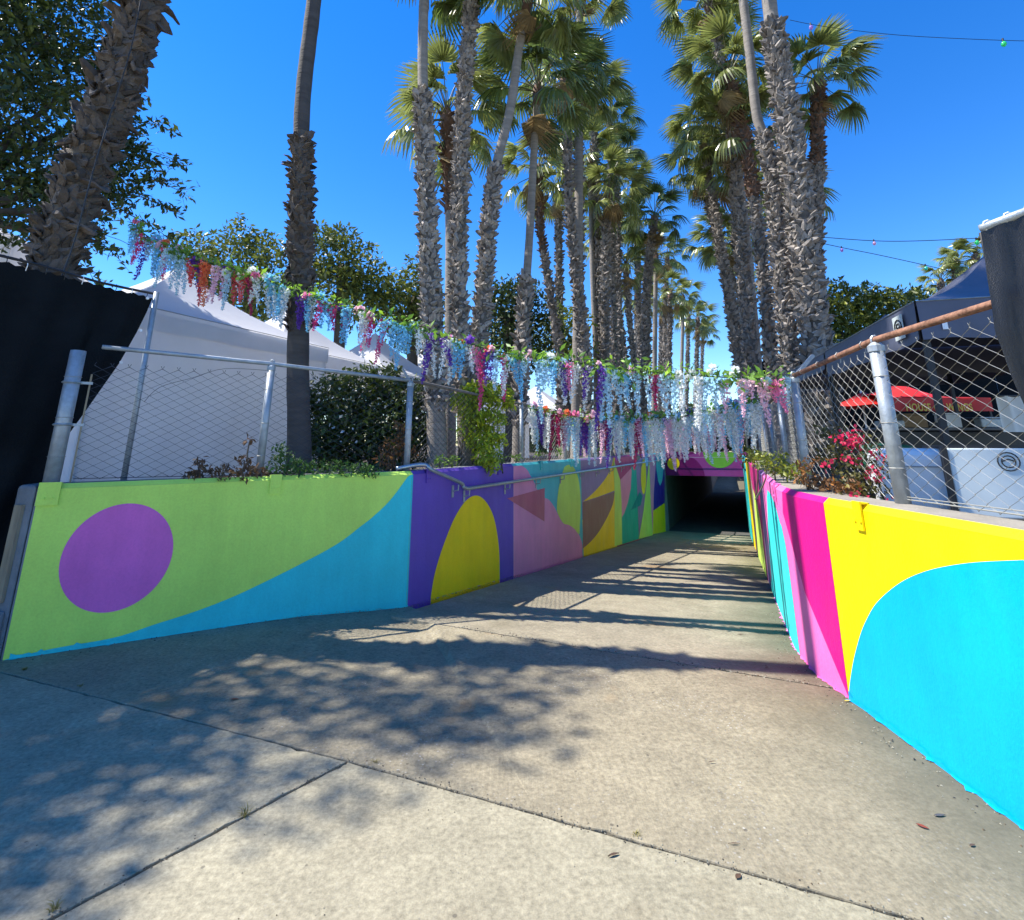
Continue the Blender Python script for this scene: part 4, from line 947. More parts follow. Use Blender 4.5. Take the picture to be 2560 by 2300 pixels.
def clumps(centres, n_per, sig):
    out = []
    for q_ in centres:
        c, s = q_[:2]
        k = int(n_per * s * s * (q_[2] if len(q_) > 2 else 1)); q = rng.normal(size=(k, 3)); q /= np.linalg.norm(q, axis=1)[:, None]
        q *= (rng.uniform(0.15, 1, k) ** 0.45)[:, None] * s * sig
        q[:, 2] *= 0.75; out.append(np.asarray(c) + q)
    return np.concatenate(out)
def crown_centres(c, rad, k, s0, s1, flat=1.0):
    out = []
    for _ in range(k):
        v = rng.normal(size=3); v /= np.linalg.norm(v); v *= rng.uniform(0.45, 1) ** 0.6
        out.append((np.asarray(c) + v * np.asarray(rad), rng.uniform(s0, s1)))
    return out
def sprays(parent, starts, m, size):
    """thin twigs reaching out of the crown with spaced leaves"""
    pts = []; mb = MB()
    for p, d, L in starts:
        p = Vector(p); d = Vector(d).normalized(); q = [p + d * L * t + Vector((0, 0, -0.25 * L * t * t)) for t in (0, 0.35, 0.7, 1)]
        mb.tube(q, [0.010, 0.007, 0.005, 0.002], 4, False)
        for _ in range(int(L * 42)):
            t = random.random(); a = p + d * L * t + Vector((0, 0, -0.25 * L * t * t)); pts.append(a + Vector((random.gauss(0, 0.05), random.gauss(0, 0.05), random.gauss(0, 0.05))))
        for _ in range(int(L * 5)):
            t = random.uniform(0.2, 0.95); a = p + d * L * t + Vector((0, 0, -0.25 * L * t * t)); e = (d + Vector((random.gauss(0, 0.7), random.gauss(0, 0.7), random.gauss(0, 0.6)))).normalized() * random.uniform(0.12, 0.3) * (1 + L * 0.3)
            mb.tube([a, a + e], [0.004, 0.0015], 3, False)
            for w in range(9): pts.append(a + e * (w / 8) + Vector((random.gauss(0, 0.02), random.gauss(0, 0.02), random.gauss(0, 0.02))))
    mb.build('twigs', M_wood, parent)['kind'] = 'stuff'
    return pts
def tree(label, group, trunk, centres, n_per, size, m, spr=(), limbs=6, tr=0.2, name='leafy_tree'):
    root = thing(name, label, 'tree', group)
    base = Vector(trunk[0]); top = Vector(trunk[-1])
    mb = MB(); mb.tube(cr3([Vector(t) for t in trunk], 4), tr, 10); mb.build('trunk', M_wood, root, True)
    sel = centres if limbs >= len(centres) else random.sample(centres, limbs)
    for q_ in sel:
        c = Vector(q_[0]); mid = top.lerp(c, 0.5) + Vector((random.gauss(0, 0.2), random.gauss(0, 0.2), -0.15))
        b = MB(); b.tube(cr3([top - Vector((0, 0, 0.3)), mid, c], 4), [tr * 0.30 * (1 - 0.1 * k) for k in range(9)], 6); b.build('limb', M_wood, root, True)
    pts = clumps(centres, n_per, 1.0)
    if spr: pts = np.concatenate([pts, np.array([tuple(p) for p in sprays(root, spr, m, size)])])
    o = leaf_mesh('crown', pts, size, m, root); o['kind'] = 'stuff'
    return root
# big ficus at the far left: its crown reaches out of the picture towards the camera
cc = []
for x, y, d, s in [(20, 120, 6.6, 1.1), (150, 60, 7.0, 1.0), (60, 300, 6.6, 1.1), (200, 200, 7.4, 0.9), (120, 420, 7.0, 0.9), (10, 500, 6.4, 0.9), (250, 380, 7.6, 0.55), (300, 330, 7.8, 0.45), (330, 420, 7.8, 0.5), (240, 500, 7.6, 0.5), (40, -60, 6.8, 1.1), (170, -120, 7.2, 0.9), (200, 560, 7.4, 0.40), (280, 470, 7.7, 0.45), (-120, 200, 6.5, 1.2), (-120, 0, 6.3, 1.2), (230, 600, 7.5, 0.28), (90, 520, 7.0, 0.55), (300, 270, 7.8, 0.3)]:
    cc.append((tuple(at(x, y, d)), s))
cc += [((-8.8, 4.4, 9.2), 1.25, 1.0), ((-8.9, 3.3, 9.4), 1.1, 0.9), ((-9.2, 2.5, 9.4), 1.0, 1.1), ((-10.0, 2.0, 9.2), 1.2, 1.0), ((-7.9, 4.0, 9.9), 0.9, 0.75), ((-8.9, 1.2, 9.6), 0.8, 0.6), ((-7.7, 4.6, 10.2), 0.75, 0.8), ((-6.9, 4.1, 10.0), 0.42, 0.9), ((-9.6, 5.2, 8.6), 1.2), ((-7.2, 5.0, 10.6), 0.6, 0.8), ((-10.2, 3.4, 8.8), 1.2, 1.0), ((-8.4, 4.2, 8.4), 1.1, 0.9), ((-8.1, 3.3, 8.2), 0.7, 0.9), ((-9.4, 4.0, 9.6), 1.0, 1.0), ((-8.0, 2.6, 8.8), 0.7, 0.9), ((-9.0, 3.9, 7.8), 0.9, 0.9), ((-8.2, 1.9, 9.2), 0.6, 0.75), ((-8.6, 1.4, 8.6), 0.8, 0.9), ((-8.0, 1.5, 9.4), 0.5, 0.45)]
spr = [(at(x, y, d), Vector((dx, 0.2, dz)), L) for x, y, d, dx, dz, L in [(300, 300, 7.8, 1, 0.1, 0.95), (330, 370, 7.8, 1, 0.0, 0.8), (350, 440, 7.8, 1, -0.15, 0.85), (300, 480, 7.7, 1, -0.1, 1.0), (340, 400, 7.8, 1, 0.15, 0.5), (310, 530, 7.7, 1, -0.35, 0.9), (230, 590, 7.5, 0.8, -0.5, 0.7), (180, 610, 7.3, 0.5, -0.6, 0.5), (240, 30, 7.6, 1, 0.1, 0.35), (250, 180, 7.6, 0.7, 0.7, 0.5), (320, 250, 7.8, 1, 0.4, 0.4), (20, 540, 6.4, -0.2, -1, 0.3), (215, -5, 7.5, 1, -0.05, 0.55)]]
tree('large dark leafy tree filling the upper left corner behind the thick leaning palm', None, [(-7.6, 6.2, LZ - 0.1), (-7.4, 6.1, 3.0), (-7.0, 5.9, 4.6)], cc, 1650, 0.115, M_leaf_dk, spr, 16, 0.24)
def back_tree(label, blobs, m, n_per, size, sprs=()):
    cs = [(tuple(at(x, y, d)), s) for x, y, d, s in blobs]
    x, y, d, s = blobs[0]; b = at(x, 1000, d)
    tree(label, 'leafy trees behind the white tents', [(b.x, b.y, LZ - 0.1), (b.x + 0.1, b.y, 2.6), (b.x, b.y, at(x, y, d).z - 0.3)], cs, n_per, size, m, [(at(a, c, e), Vector(v), L) for a, c, e, v, L in sprs], 6, 0.16)
back_tree('sunlit leafy tree between the leaning palm and the slim palm, flowers hanging before it', [(590, 660, 13, 1.0), (500, 610, 13, 0.55), (600, 590, 13, 0.5), (560, 690, 13, 0.9), (660, 620, 13.2, 0.6), (690, 670, 13, 0.8), (480, 650, 13, 0.5), (620, 740, 13, 1.0), (520, 720, 13, 0.8), (700, 770, 13, 0.9)], M_leaf, 950, 0.15, [(480, 580, 13, (-1, 0, 0.1), 0.5), (590, 560, 13, (0, 0, 1), 0.4), (630, 570, 13, (0.8, 0, 0.4), 0.4)] and [(at_, b_, c_, d_, e_) for at_, b_, c_, d_, e_ in [(480, 590, 13, (-1, 0, 0.15), 0.5), (590, 575, 13, (0.1, 0, 1), 0.4), (630, 590, 13, (0.8, 0, 0.4), 0.4)]])
back_tree('leafy tree just right of the slim palm, rising above the second white tent', [(830, 640, 14, 0.9), (800, 590, 14, 0.5), (860, 600, 14, 0.55), (900, 680, 14, 0.9), (830, 720, 14, 1.0), (940, 720, 14, 0.8), (780, 680, 14, 0.7), (900, 770, 14, 0.9), (960, 760, 14, 0.7)], M_leaf, 950, 0.16, [(905, 620, 14, (1, 0, 0.5), 0.5), (840, 590, 14, (0, 0, 1), 0.3)])
back_tree('small leafy tree behind the group of three palms on its left', [(1020, 720, 15, 0.8), (1050, 690, 15, 0.6), (1010, 770, 15, 0.9), (1070, 770, 15, 0.9), (1030, 830, 15, 0.9)], M_leaf, 950, 0.16, [(1030, 670, 15, (-0.3, 0, 1), 0.4)])
back_tree('dark round tree right of the group of three palms', [(1270, 760, 15, 0.9), (1240, 740, 15, 0.6), (1300, 730, 15, 0.7), (1340, 770, 15, 0.8), (1270, 830, 15, 1.0), (1350, 840, 15, 0.9), (1240, 810, 15, 0.7), (1310, 880, 15, 0.9)], M_leaf_dk, 950, 0.16, [(1240, 715, 15, (-0.5, 0, 1), 0.4)])
back_tree('yellow green tree lit behind the leaning boot clad palms', [(1410, 830, 16.5, 0.9), (1400, 790, 16.5, 0.6), (1440, 800, 16.5, 0.6), (1400, 890, 16.5, 0.9), (1440, 880, 16.5, 0.8)], M_leaf_y, 500, 0.17)
b_ = [(2110, 790, 17, 1.0), (2160, 750, 17, 0.8), (2200, 770, 17, 0.9), (2250, 760, 17, 0.8), (2100, 850, 17, 1.1), (2180, 850, 17, 1.2), (2260, 830, 17, 1.0), (2090, 730, 17, 0.6), (2300, 750, 17.2, 0.6), (2130, 900, 17, 1.1), (2080, 780, 17, 0.7)]
cs = [(tuple(at(x, y, d)), s) for x, y, d, s in b_]
bb = at(2160, 1040, 17)
tree('dense dark hedge tree behind the navy canopy and the stout palm', None, [(bb.x, bb.y, 0.9), (bb.x, bb.y, 3.0)], cs, 1100, 0.17, M_leaf, (), 6, 0.2)

fh = []
for k in range(46):
    x = 1180 + k * 15; d = 46 + 3 * math.sin(k * 1.7); p = at(x, 1040 - 14 * math.sin(k * 0.9), d); fh.append(((p.x, p.y, 2.0), 1.5)); fh.append(((p.x + 0.4, p.y + 0.5, p.z - 0.6 + 0.5 * math.sin(k * 2.3)), 1.4))
hg = thing('hedge', 'long dark hedge far behind the flower garlands, beyond the palm avenue', 'hedge')
for k in range(0, 46, 6):
    b = MB(); c = fh[k * 2][0]; b.tube([(c[0], c[1], 0.9), (c[0], c[1], 3.2)], 0.09, 6); b.build('stem', M_wood, hg)
leaf_mesh('foliage', clumps(fh, 150, 1.0), 0.42, M_leaf_dk, hg)['kind'] = 'stuff'
def shrub(label, cat, blobs, n_per, size, m, stems=4, name='shrub', flowers=None, droop=0.3, ground=1.1, sig=1.0):
    root = thing(name, label, cat)
    cs = [(tuple(p), s) for p, s in blobs]; c0 = Vector(cs[0][0])
    for k in range(stems):
        c = Vector(cs[k % len(cs)][0]); b = MB(); b.tube(cr3([Vector((c.x + random.gauss(0, 0.08), c.y + 0.05, ground - 0.05)), Vector((c.x, c.y, (c.z + ground) / 2)), c], 3), [0.012, 0.011, 0.01, 0.009, 0.008, 0.007, 0.005], 5); b.build('stem', M_wood, root)
    o = leaf_mesh('foliage', clumps(cs, n_per, sig), size, m, root, droop); o['kind'] = 'stuff'
    if flowers:
        fm, pts, fs = flowers; o = leaf_mesh('flowers', pts, fs, fm, root, 0.0, wide=0.9); o['kind'] = 'stuff'
    return root
def bl(*q): return [(at(x, y, d), s) for x, y, d, s in q]
M_wf = mat('white_blossom', (0.8, 0.8, 0.76), 0.6, trans=0.2)
hb = bl((830, 980, 7.7, 0.42), (900, 960, 7.8, 0.4), (960, 950, 8.0, 0.38), (1020, 990, 8.0, 0.42), (830, 1060, 7.6, 0.45), (900, 1060, 7.7, 0.5), (980, 1060, 7.8, 0.5), (1040, 1080, 7.9, 0.4), (860, 1120, 7.5, 0.4), (960, 1130, 7.6, 0.4), (790, 1010, 7.5, 0.25), (800, 1100, 7.4, 0.3))
fp = clumps(bl((830, 990, 7.3, 0.35), (850, 1080, 7.2, 0.4), (930, 990, 7.5, 0.4), (1040, 1040, 7.6, 0.3)), 130, 1.0)
shrub('dark clipped hedge with small white blossoms behind the left fence', 'hedge', hb + bl((870, 1010, 8.2, 0.5), (950, 1010, 8.4, 0.5), (1040, 1030, 8.5, 0.5), (900, 1100, 8.2, 0.5), (1000, 1120, 8.3, 0.5), (820, 1110, 8.0, 0.45)), 3600, 0.095, M_leaf_dk, 5, 'hedge', (M_wf, fp, 0.05), ground=LZ)
vb = bl((1195, 985, 7.8, 0.27), (1160, 1000, 7.7, 0.22), (1245, 990, 7.9, 0.26), (1210, 965, 7.8, 0.18), (1185, 1045, 7.7, 0.24), (1228, 1050, 7.8, 0.26), (1200, 1100, 7.7, 0.24), (1215, 1140, 7.6, 0.2), (1272, 1010, 7.9, 0.10), (1150, 1075, 7.6, 0.08), (1240, 1100, 7.8, 0.17), (1222, 1160, 7.6, 0.16))
shrub('bright green vine bush bulging through the left fence', 'bush', vb, 7000, 0.075, M_leaf_v2, 3, 'bush', ground=1.2)
shrub('russet dry bush at the foot of the third left fence post', 'bush', bl((985, 1115, 6.15, 0.16), (1010, 1090, 6.25, 0.12), (970, 1145, 6.1, 0.14), (1020, 1130, 6.3, 0.12), (1000, 1060, 6.2, 0.07)), 7000, 0.05, M_leaf_or, 4, 'bush', ground=1.2, droop=0.9)
shrub('brown withered plant in front of the white tent wall, left of the second fence post', 'plant', bl((510, 1175, 5.1, 0.10), (500, 1150, 5.1, 0.05), (560, 1180, 5.1, 0.12), (610, 1150, 5.2, 0.07), (625, 1100, 5.2, 0.05), (615, 1180, 5.2, 0.12), (480, 1185, 5.0, 0.08), (650, 1185, 5.3, 0.10)), 8000, 0.05, M_leaf_br, 6, 'plant', ground=1.2, droop=0.9)
gp = bl(*[(x, y, d, 0.11) for x, y, d in [(690, 1165, 5.4), (720, 1150, 5.45), (750, 1165, 5.5), (790, 1168, 5.55), (830, 1165, 5.6), (870, 1170, 5.65), (905, 1172, 5.7), (700, 1130, 5.45), (735, 1175, 5.4), (925, 1178, 5.75)]])
shrub('low feathery green ground cover spilling along the left wall top', 'ground plant', gp, 9000, 0.042, mat('leaf_fern', (0.06, 0.14, 0.03), 0.5, island=0.5, trans=0.3), 3, 'ground_plant', ground=1.2)
g3 = bl(*[(x, y, d, 0.09) for x, y, d in [(1100, 1150, 6.75), (1130, 1150, 7.0), (1250, 1145, 8.2), (1290, 1142, 8.8), (1345, 1133, 9.6), (1360, 1130, 9.9), (1400, 1128, 10.6), (1500, 1122, 13.2), (1530, 1118, 14.2), (1560, 1116, 15.5)]])
shrub('scattered bright green weeds along the far part of the left wall top', 'weeds', g3, 7000, 0.05, M_leaf_v, 4, 'weeds', ground=1.2)
rb = bl((1935, 1165, 5.6, 0.13), (1965, 1170, 5.3, 0.13), (1990, 1180, 5.1, 0.12), (1910, 1150, 6.2, 0.13), (1890, 1140, 7.0, 0.14), (1950, 1140, 5.6, 0.08), (1870, 1138, 8.5, 0.16))
shrub('green weedy plant on the right wall top behind the flower garland end', 'plant', rb, 7000, 0.055, M_leaf_y, 5, 'plant', ground=1.0)
db = bl((2020, 1190, 4.6, 0.12), (2050, 1210, 4.4, 0.12), (2080, 1215, 4.2, 0.12), (2110, 1225, 4.1, 0.10), (2010, 1160, 4.7, 0.08), (2045, 1150, 4.6, 0.07), (2130, 1215, 4.0, 0.08))
shrub('dry russet shrub at the foot of the right fence', 'shrub', db, 7000, 0.045, M_leaf_or, 5, 'shrub', ground=1.0, droop=0.6)
gb = bl((2110, 1130, 4.2, 0.16), (2140, 1180, 4.1, 0.17), (2160, 1110, 4.2, 0.13), (2180, 1200, 4.0, 0.15), (2100, 1090, 4.3, 0.13), (2190, 1150, 4.1, 0.13), (2080, 1150, 4.3, 0.13), (2150, 1230, 3.95, 0.12), (2060, 1080, 4.5, 0.08))
fpt = clumps(bl((2115, 1100, 4.05, 0.08), (2140, 1105, 4.0, 0.06), (2125, 1120, 4.0, 0.05), (2200, 1140, 3.9, 0.06), (2190, 1185, 3.9, 0.07), (2140, 1155, 4.0, 0.04), (2150, 1240, 3.85, 0.05), (2105, 1150, 4.0, 0.04), (2070, 1165, 4.1, 0.04), (2225, 1255, 3.75, 0.03), (2180, 1190, 3.9, 0.05), (2150, 1080, 4.0, 0.04)), 7000, 1.2)
shrub('bougainvillea with crimson flowers growing through the right fence', 'shrub', gb, 5200, 0.045, mat('leaf_bougain', (0.11, 0.105, 0.03), 0.5, island=0.5, trans=0.3), 7, 'flowering_shrub', (M_bract, fpt, 0.028), ground=0.95)
sb = MB(); 

# ------------------------------------------------------------------ flower garlands
def strand_mesh(seed, m, L):
    r = random.Random(seed); mb = MB(); n = int(L * 165)
    for k in range(n):
        f = k / n; z = -L * f; w = 0.058 * (1 - f) ** 0.75 + 0.007
        a = k * 2.4 + r.uniform(-0.4, 0.4); c = Vector((math.cos(a) * w * r.uniform(0.4, 1), math.sin(a) * w * r.uniform(0.4, 1), z + r.uniform(-0.012, 0.012)))
        sz = r.uniform(0.024, 0.037) * (1 - 0.42 * f)
        for q in range(3):
            d = Vector((r.gauss(0, 1), r.gauss(0, 1), r.gauss(-0.3, 0.8))).normalized(); s = d.cross(Vector((r.gauss(0, 1), r.gauss(0, 1), r.gauss(0, 1)))).normalized(); up = s.cross(d)
            mb.add([c, c + d * sz * 0.6 + s * sz * 0.55 + up * sz * 0.2, c + d * sz * 1.1, c + d * sz * 0.6 - s * sz * 0.55 + up * sz * 0.2], [(0, 1, 2, 3)])
    mb.tube([(0, 0, 0.03), (0.004, 0, -L * 0.5), (0, 0.003, -L)], 0.0025, 3, False)
    return mb.mesh('flower_strand', m)
FCOL = dict(white=(246, 248, 244), sky=(146, 218, 244), pale=(206, 236, 246), pink=(252, 156, 196), magenta=(236, 76, 148), purple=(120, 70, 180), coral=(244, 104, 108), blush=(252, 214, 228), orange=(244, 142, 92), crimson=(196, 50, 108))
FM = {k: mat('petal_' + k, lin(*v), 0.55, island=0.12, trans=0.35) for k, v in FCOL.items()}
ST = {}
def strand(colour, L):
    kL = round(L * 10) / 10; key = (colour, kL, random.randrange(2))
    if key not in ST: ST[key] = strand_mesh(sum(map(ord, colour)) * 7 + int(kL * 10) * 31 + key[2], FM[colour], kL)
    return ST[key]
LEAFROW = mat('garland_leaf', (0.20, 0.38, 0.05), 0.5, island=0.45, trans=0.35)
def garland(label, path, n, wts, l0, l1, clusters=12, lens=None, leafn=24):
    root = thing('flower_garland', label, 'garland', 'flower garlands over the ramp')
    P = cr3(path, 8); L = [0]
    for a, b in zip(P, P[1:]): L.append(L[-1] + (b - a).length)
    def pos(x):
        for i in range(len(P) - 1):
            if x <= L[i + 1]: return P[i].lerp(P[i + 1], (x - L[i]) / max(1e-6, L[i + 1] - L[i]))
        return P[-1]
    mb = MB(); mb.tube(P, 0.008, 5, False); mb.build('rope', mat('garland_rope', (0.05, 0.09, 0.02), 0.7), root)
    lp = []
    for k in range(int(L[-1] * leafn * 7)):
        p = pos(random.uniform(0, L[-1])); lp.append((p.x + random.gauss(0, 0.04), p.y + random.gauss(0, 0.05), p.z + random.gauss(0.0, 0.045)))
    o = leaf_mesh('garland_leaves', lp, 0.085, LEAFROW, root, 0.1); o['kind'] = 'stuff'
    for k in range(n):
        f = (k + random.uniform(-0.3, 1.3)) / n; c = prev if (k and random.random() < 0.3) else wts(f); prev = c; f = min(0.995, max(0.004, f)); ln = random.uniform(l0, l1) * (lens(f) if lens else 1)
        p = pos(f * L[-1]); o = link('flower_strand', strand(c, ln), root)
        o.location = p + Vector((random.gauss(0, 0.012), random.gauss(0, 0.03), -0.02)); o.rotation_euler = (random.gauss(0, 0.10), random.gauss(0, 0.10), random.uniform(0, 6.28)); s = random.uniform(0.9, 1.15); o.scale = (s * 0.85, s * 0.85, s)
    for k in range(clusters):
        f = random.random(); p = pos(f * L[-1]); c = random.choice(['white', 'pink', 'blush', 'purple', 'orange', 'sky', 'white', 'pale', 'blush'])
        key = ('cl', c)
        if key not in ST:
            r = random.Random(len(ST)); m2 = MB()
            for q in range(26):
                d = Vector((r.gauss(0, 1), r.gauss(0, 1), r.gauss(0, 1))).normalized(); s = d.cross(Vector((r.gauss(0, 1), 1, r.gauss(0, 1)))).normalized(); o_ = d * 0.012
                m2.add([o_, o_ + d * 0.03 + s * 0.022, o_ + d * 0.05, o_ + d * 0.03 - s * 0.022], [(0, 1, 2, 3)])
            ST[key] = m2.mesh('blossom', FM[c])
        o = link('blossom', ST[key], root); o.location = p + Vector((random.gauss(0, 0.02), random.gauss(0, 0.03), random.gauss(0.01, 0.03))); s = random.uniform(0.8, 1.25); o.scale = (s, s, s)
    return root
def wfront(f):
    x = random.random()
    if f < 0.12: return random.choice(['pale', 'white', 'magenta', 'purple', 'pale', 'sky', 'coral'])
    if f < 0.27: return random.choice(['coral', 'orange', 'crimson', 'sky', 'purple', 'white', 'pale', 'blush'])
    if f < 0.62: return random.choice(['white', 'white', 'white', 'pink', 'magenta', 'sky', 'purple', 'sky', 'white', 'pink', 'magenta', 'purple'])
    if f < 0.85: return random.choice(['sky', 'sky', 'pale', 'sky', 'white', 'pale', 'pink', 'magenta', 'crimson', 'purple'])
    return random.choice(['pink', 'pink', 'blush', 'white', 'blush', 'white', 'coral', 'pale'])
gpath = [at(*q) for q in [(330, 560, 6.4), (400, 610, 6.3), (520, 655, 6.1), (640, 690, 6.0), (740, 728, 5.9), (880, 772, 5.9), (1000, 806, 5.9), (1140, 850, 5.9), (1280, 886, 5.8), (1430, 905, 5.7), (1580, 925, 5.6), (1760, 940, 5.4), (1880, 945, 5.3), (1976, 948, 5.28)]]
garland('long flower garland hanging in front, from the left tree down to the right fence post', gpath, 118, wfront, 0.24, 0.54, 46, lambda f: 1.0 if f < 0.6 else ((1.35 if random.random() < 0.35 else 1.0) if f < 0.93 else 0.8))
def wback(f): return random.choice(['white', 'white', 'white', 'white', 'sky', 'pale', 'pale', 'purple', 'blush', 'crimson'] if f < 0.55 else ['white', 'pink', 'blush', 'sky', 'white', 'white', 'pale', 'blush', 'white'])
bp = [at(*q) for q in [(1326, 1020, 9.1), (1400, 1036, 9.0), (1480, 1046, 8.9), (1580, 1046, 8.6), (1680, 1042, 8.3), (1780, 1025, 7.9), (1850, 1012, 7.6), (1905, 1000, 7.3)]]
garland('second flower garland deeper over the ramp, below and behind the long one', bp, 92, wback, 0.40, 0.74, 50)
bp2 = [at(*q) for q in [(1390, 1048, 10.5), (1480, 1062, 10.9), (1580, 1068, 11), (1680, 1068, 10.8), (1780, 1060, 10.4), (1865, 1050, 10.0)]]
garland('third flower garland farthest back, nearly touching the underpass beam in view', bp2, 60, wback, 0.35, 0.6, 20)

# ------------------------------------------------------------------ white canopies, left
def canopy(label, group, c, ang, half, ze, zp, m, valance=0.25, cat='canopy tent', name='canopy_tent', walls=(), wall_m=None, legs=True, ground=1.1, n=10, seam=True):
    root = thing(name, label, cat, group); rot = Matrix.Rotation(ang, 3, 'Z'); c = Vector((c[0], c[1], 0))
    def W(x, y, z): return c + rot @ Vector((x, y, 0)) + Vector((0, 0, z))
    hx, hy = half
    cor = [(-hx, -hy), (hx, -hy), (hx, hy), (-hx, hy)]
    for i in range(4):
        a, b = cor[i], cor[(i + 1) % 4]; grid = []
        for u in range(n + 1):
            t = u / n; row = []                                   # t=0 at eave, 1 at peak; ridges sag
            for v in range(n + 1):
                q = v / n; x = (a[0] + (b[0] - a[0]) * q) * (1 - t); y = (a[1] + (b[1] - a[1]) * q) * (1 - t)
                z = ze + (zp - ze) * (0.62 * t + 0.38 * t ** 2.6) - 0.10 * 4 * q * (1 - q) * (1 - t) * t * 2
                row.append(W(x, y, z))
            grid.append(row)
        mb = MB(); mb.sheet(grid); mb.build('roof_panel', m, root, True)
        d = Vector((b[0] - a[0], b[1] - a[1])).normalized(); nrm = Vector((d.y, -d.x)); g2 = []
        for zz in (0, 0.5, 1):
            g2.append([W(a[0] + (b[0] - a[0]) * v / 12 + nrm.x * (0.012 + 0.012 * zz * math.sin(v * 2.2)), a[1] + (b[1] - a[1]) * v / 12 + nrm.y * (0.012 + 0.012 * zz * math.sin(v * 2.2)), ze - valance * zz + (0.012 * math.sin(v * 1.7) if zz == 1 else 0.002)) for v in range(13)])
        mb = MB(); mb.sheet(g2); mb.build('valance', m, root, True)
        if seam:
            mb = MB(); mb.tube([W(a[0] + (b[0] - a[0]) * v / 6 + nrm.x * 0.016, a[1] + (b[1] - a[1]) * v / 6 + nrm.y * 0.016, ze + 0.004) for v in range(7)], 0.006, 4); mb.build('eave_seam', M_tent_seam if m is M_tent else M_galv, root)
        if i in walls:
            g3 = []
            for zz in range(9):
                z = ze - 0.05 - (ze - 0.05 - ground) * zz / 8
                g3.append([W((a[0] + (b[0] - a[0]) * v / 30) + nrm.x * (-0.02 + (0.032 * math.sin(v * 0.9 + zz * 0.25) + 0.014 * math.sin(v * 2.3 - zz * 0.5)) * zz / 8), (a[1] + (b[1] - a[1]) * v / 30) + nrm.y * (-0.02 + (0.032 * math.sin(v * 0.9 + zz * 0.25) + 0.014 * math.sin(v * 2.3 - zz * 0.5)) * zz / 8), z) for v in range(31)])
            mb = MB(); mb.sheet(g3); mb.build('side_wall', wall_m or m, root, True)
    if legs:
        for x, y in cor:
            mb = MB(); p = W(x * 0.97, y * 0.97, 0); mb.box((p.x, p.y, (ze + ground) / 2 - 0.03), (0.045, 0.045, ze - ground), ang); mb.build('leg', M_white if m is M_tent else M_dark, root)
    return root
TG = 'white canopy tents behind the left fence'
axang = math.atan2(0.91, 0.41) - math.pi / 2
def tent_at(px_, py_, d): p = at(px_, py_, d); return (p.x, p.y), p.z
for lab, q, half, wl in [('nearest white canopy tent behind the left fence, with a full white side wall', (446, 668, 8.6), (1.75, 1.9), (1, 0)), ('second white canopy tent, its peak left of the slim palm', (724, 768, 11.3), (1.55, 1.55), ()), ('third white canopy tent, behind the hedge', (939, 832, 13.6), (1.5, 1.5), ()), ('fourth white canopy tent, peak behind the group of three palms', (1053, 868, 16.2), (1.5, 1.5), ()), ('fifth white canopy tent, roof edge right of the vine bush', (1180, 905, 18.5), (1.6, 1.5), (1,)), ('far white canopy tent behind the slender smooth palm', (1340, 965, 20.5), (2.2, 2.0), (1,))]:
    (cx, cy), zp = tent_at(*q); canopy(lab, TG, (cx, cy), axang, half, zp - 1.25, zp, M_tent, 0.28, walls=wl, ground=LZ)
(cx, cy), zp = tent_at(-40, 490, 8.2)
canopy('white canopy tent at the left picture edge above the black windscreen', TG, (cx - 0.6, cy + 0.3), 0.3, (1.6, 1.5), zp - 1.0, zp + 0.1, M_tent, 0.5, ground=LZ)
# food stall glimpsed through the gap left of the first tent wall
stall = thing('food_stall', 'small stall with red trim and beige counter glimpsed between windscreen and tent wall', 'food stall')
s0 = at(290, 1130, 9.5)
mb = MB(); mb.box((s0.x, s0.y, 1.55), (1.3, 0.7, 0.85)); mb.build('counter', mat('beige_panel', (0.42, 0.33, 0.22), 0.7), stall)
mb = MB(); mb.box((s0.x + 0.05, s0.y - 0.1, 2.09), (0.8, 0.4, 0.2)); bevel(mb.build('griddle', M_dark, stall), 0.03)
mb = MB(); mb.box((s0.x, s0.y, 2.0), (1.36, 0.76, 0.04)); mb.build('countertop', M_white, stall)
mb = MB(); mb.box((s0.x, s0.y + 0.3, 2.95), (1.4, 0.08, 0.12)); mb.build('red_trim', M_red, stall)
mb = MB(); mb.box((s0.x, s0.y + 0.3, 3.15), (1.5, 0.9, 0.27)); mb.build('awning', M_tent, stall)
p = at(312, 1190, 8.9); mb = MB(); mb.tube([(p.x, p.y, 1.1), (p.x, p.y, 1.35), (p.x, p.y, 1.6), (p.x, p.y, 1.64)], [0.17, 0.19, 0.17, 0.1], 12)
tag(mb.build('trash_bin', M_dark, None, True), 'black bin standing behind the fence in front of the beige counter', 'bin')

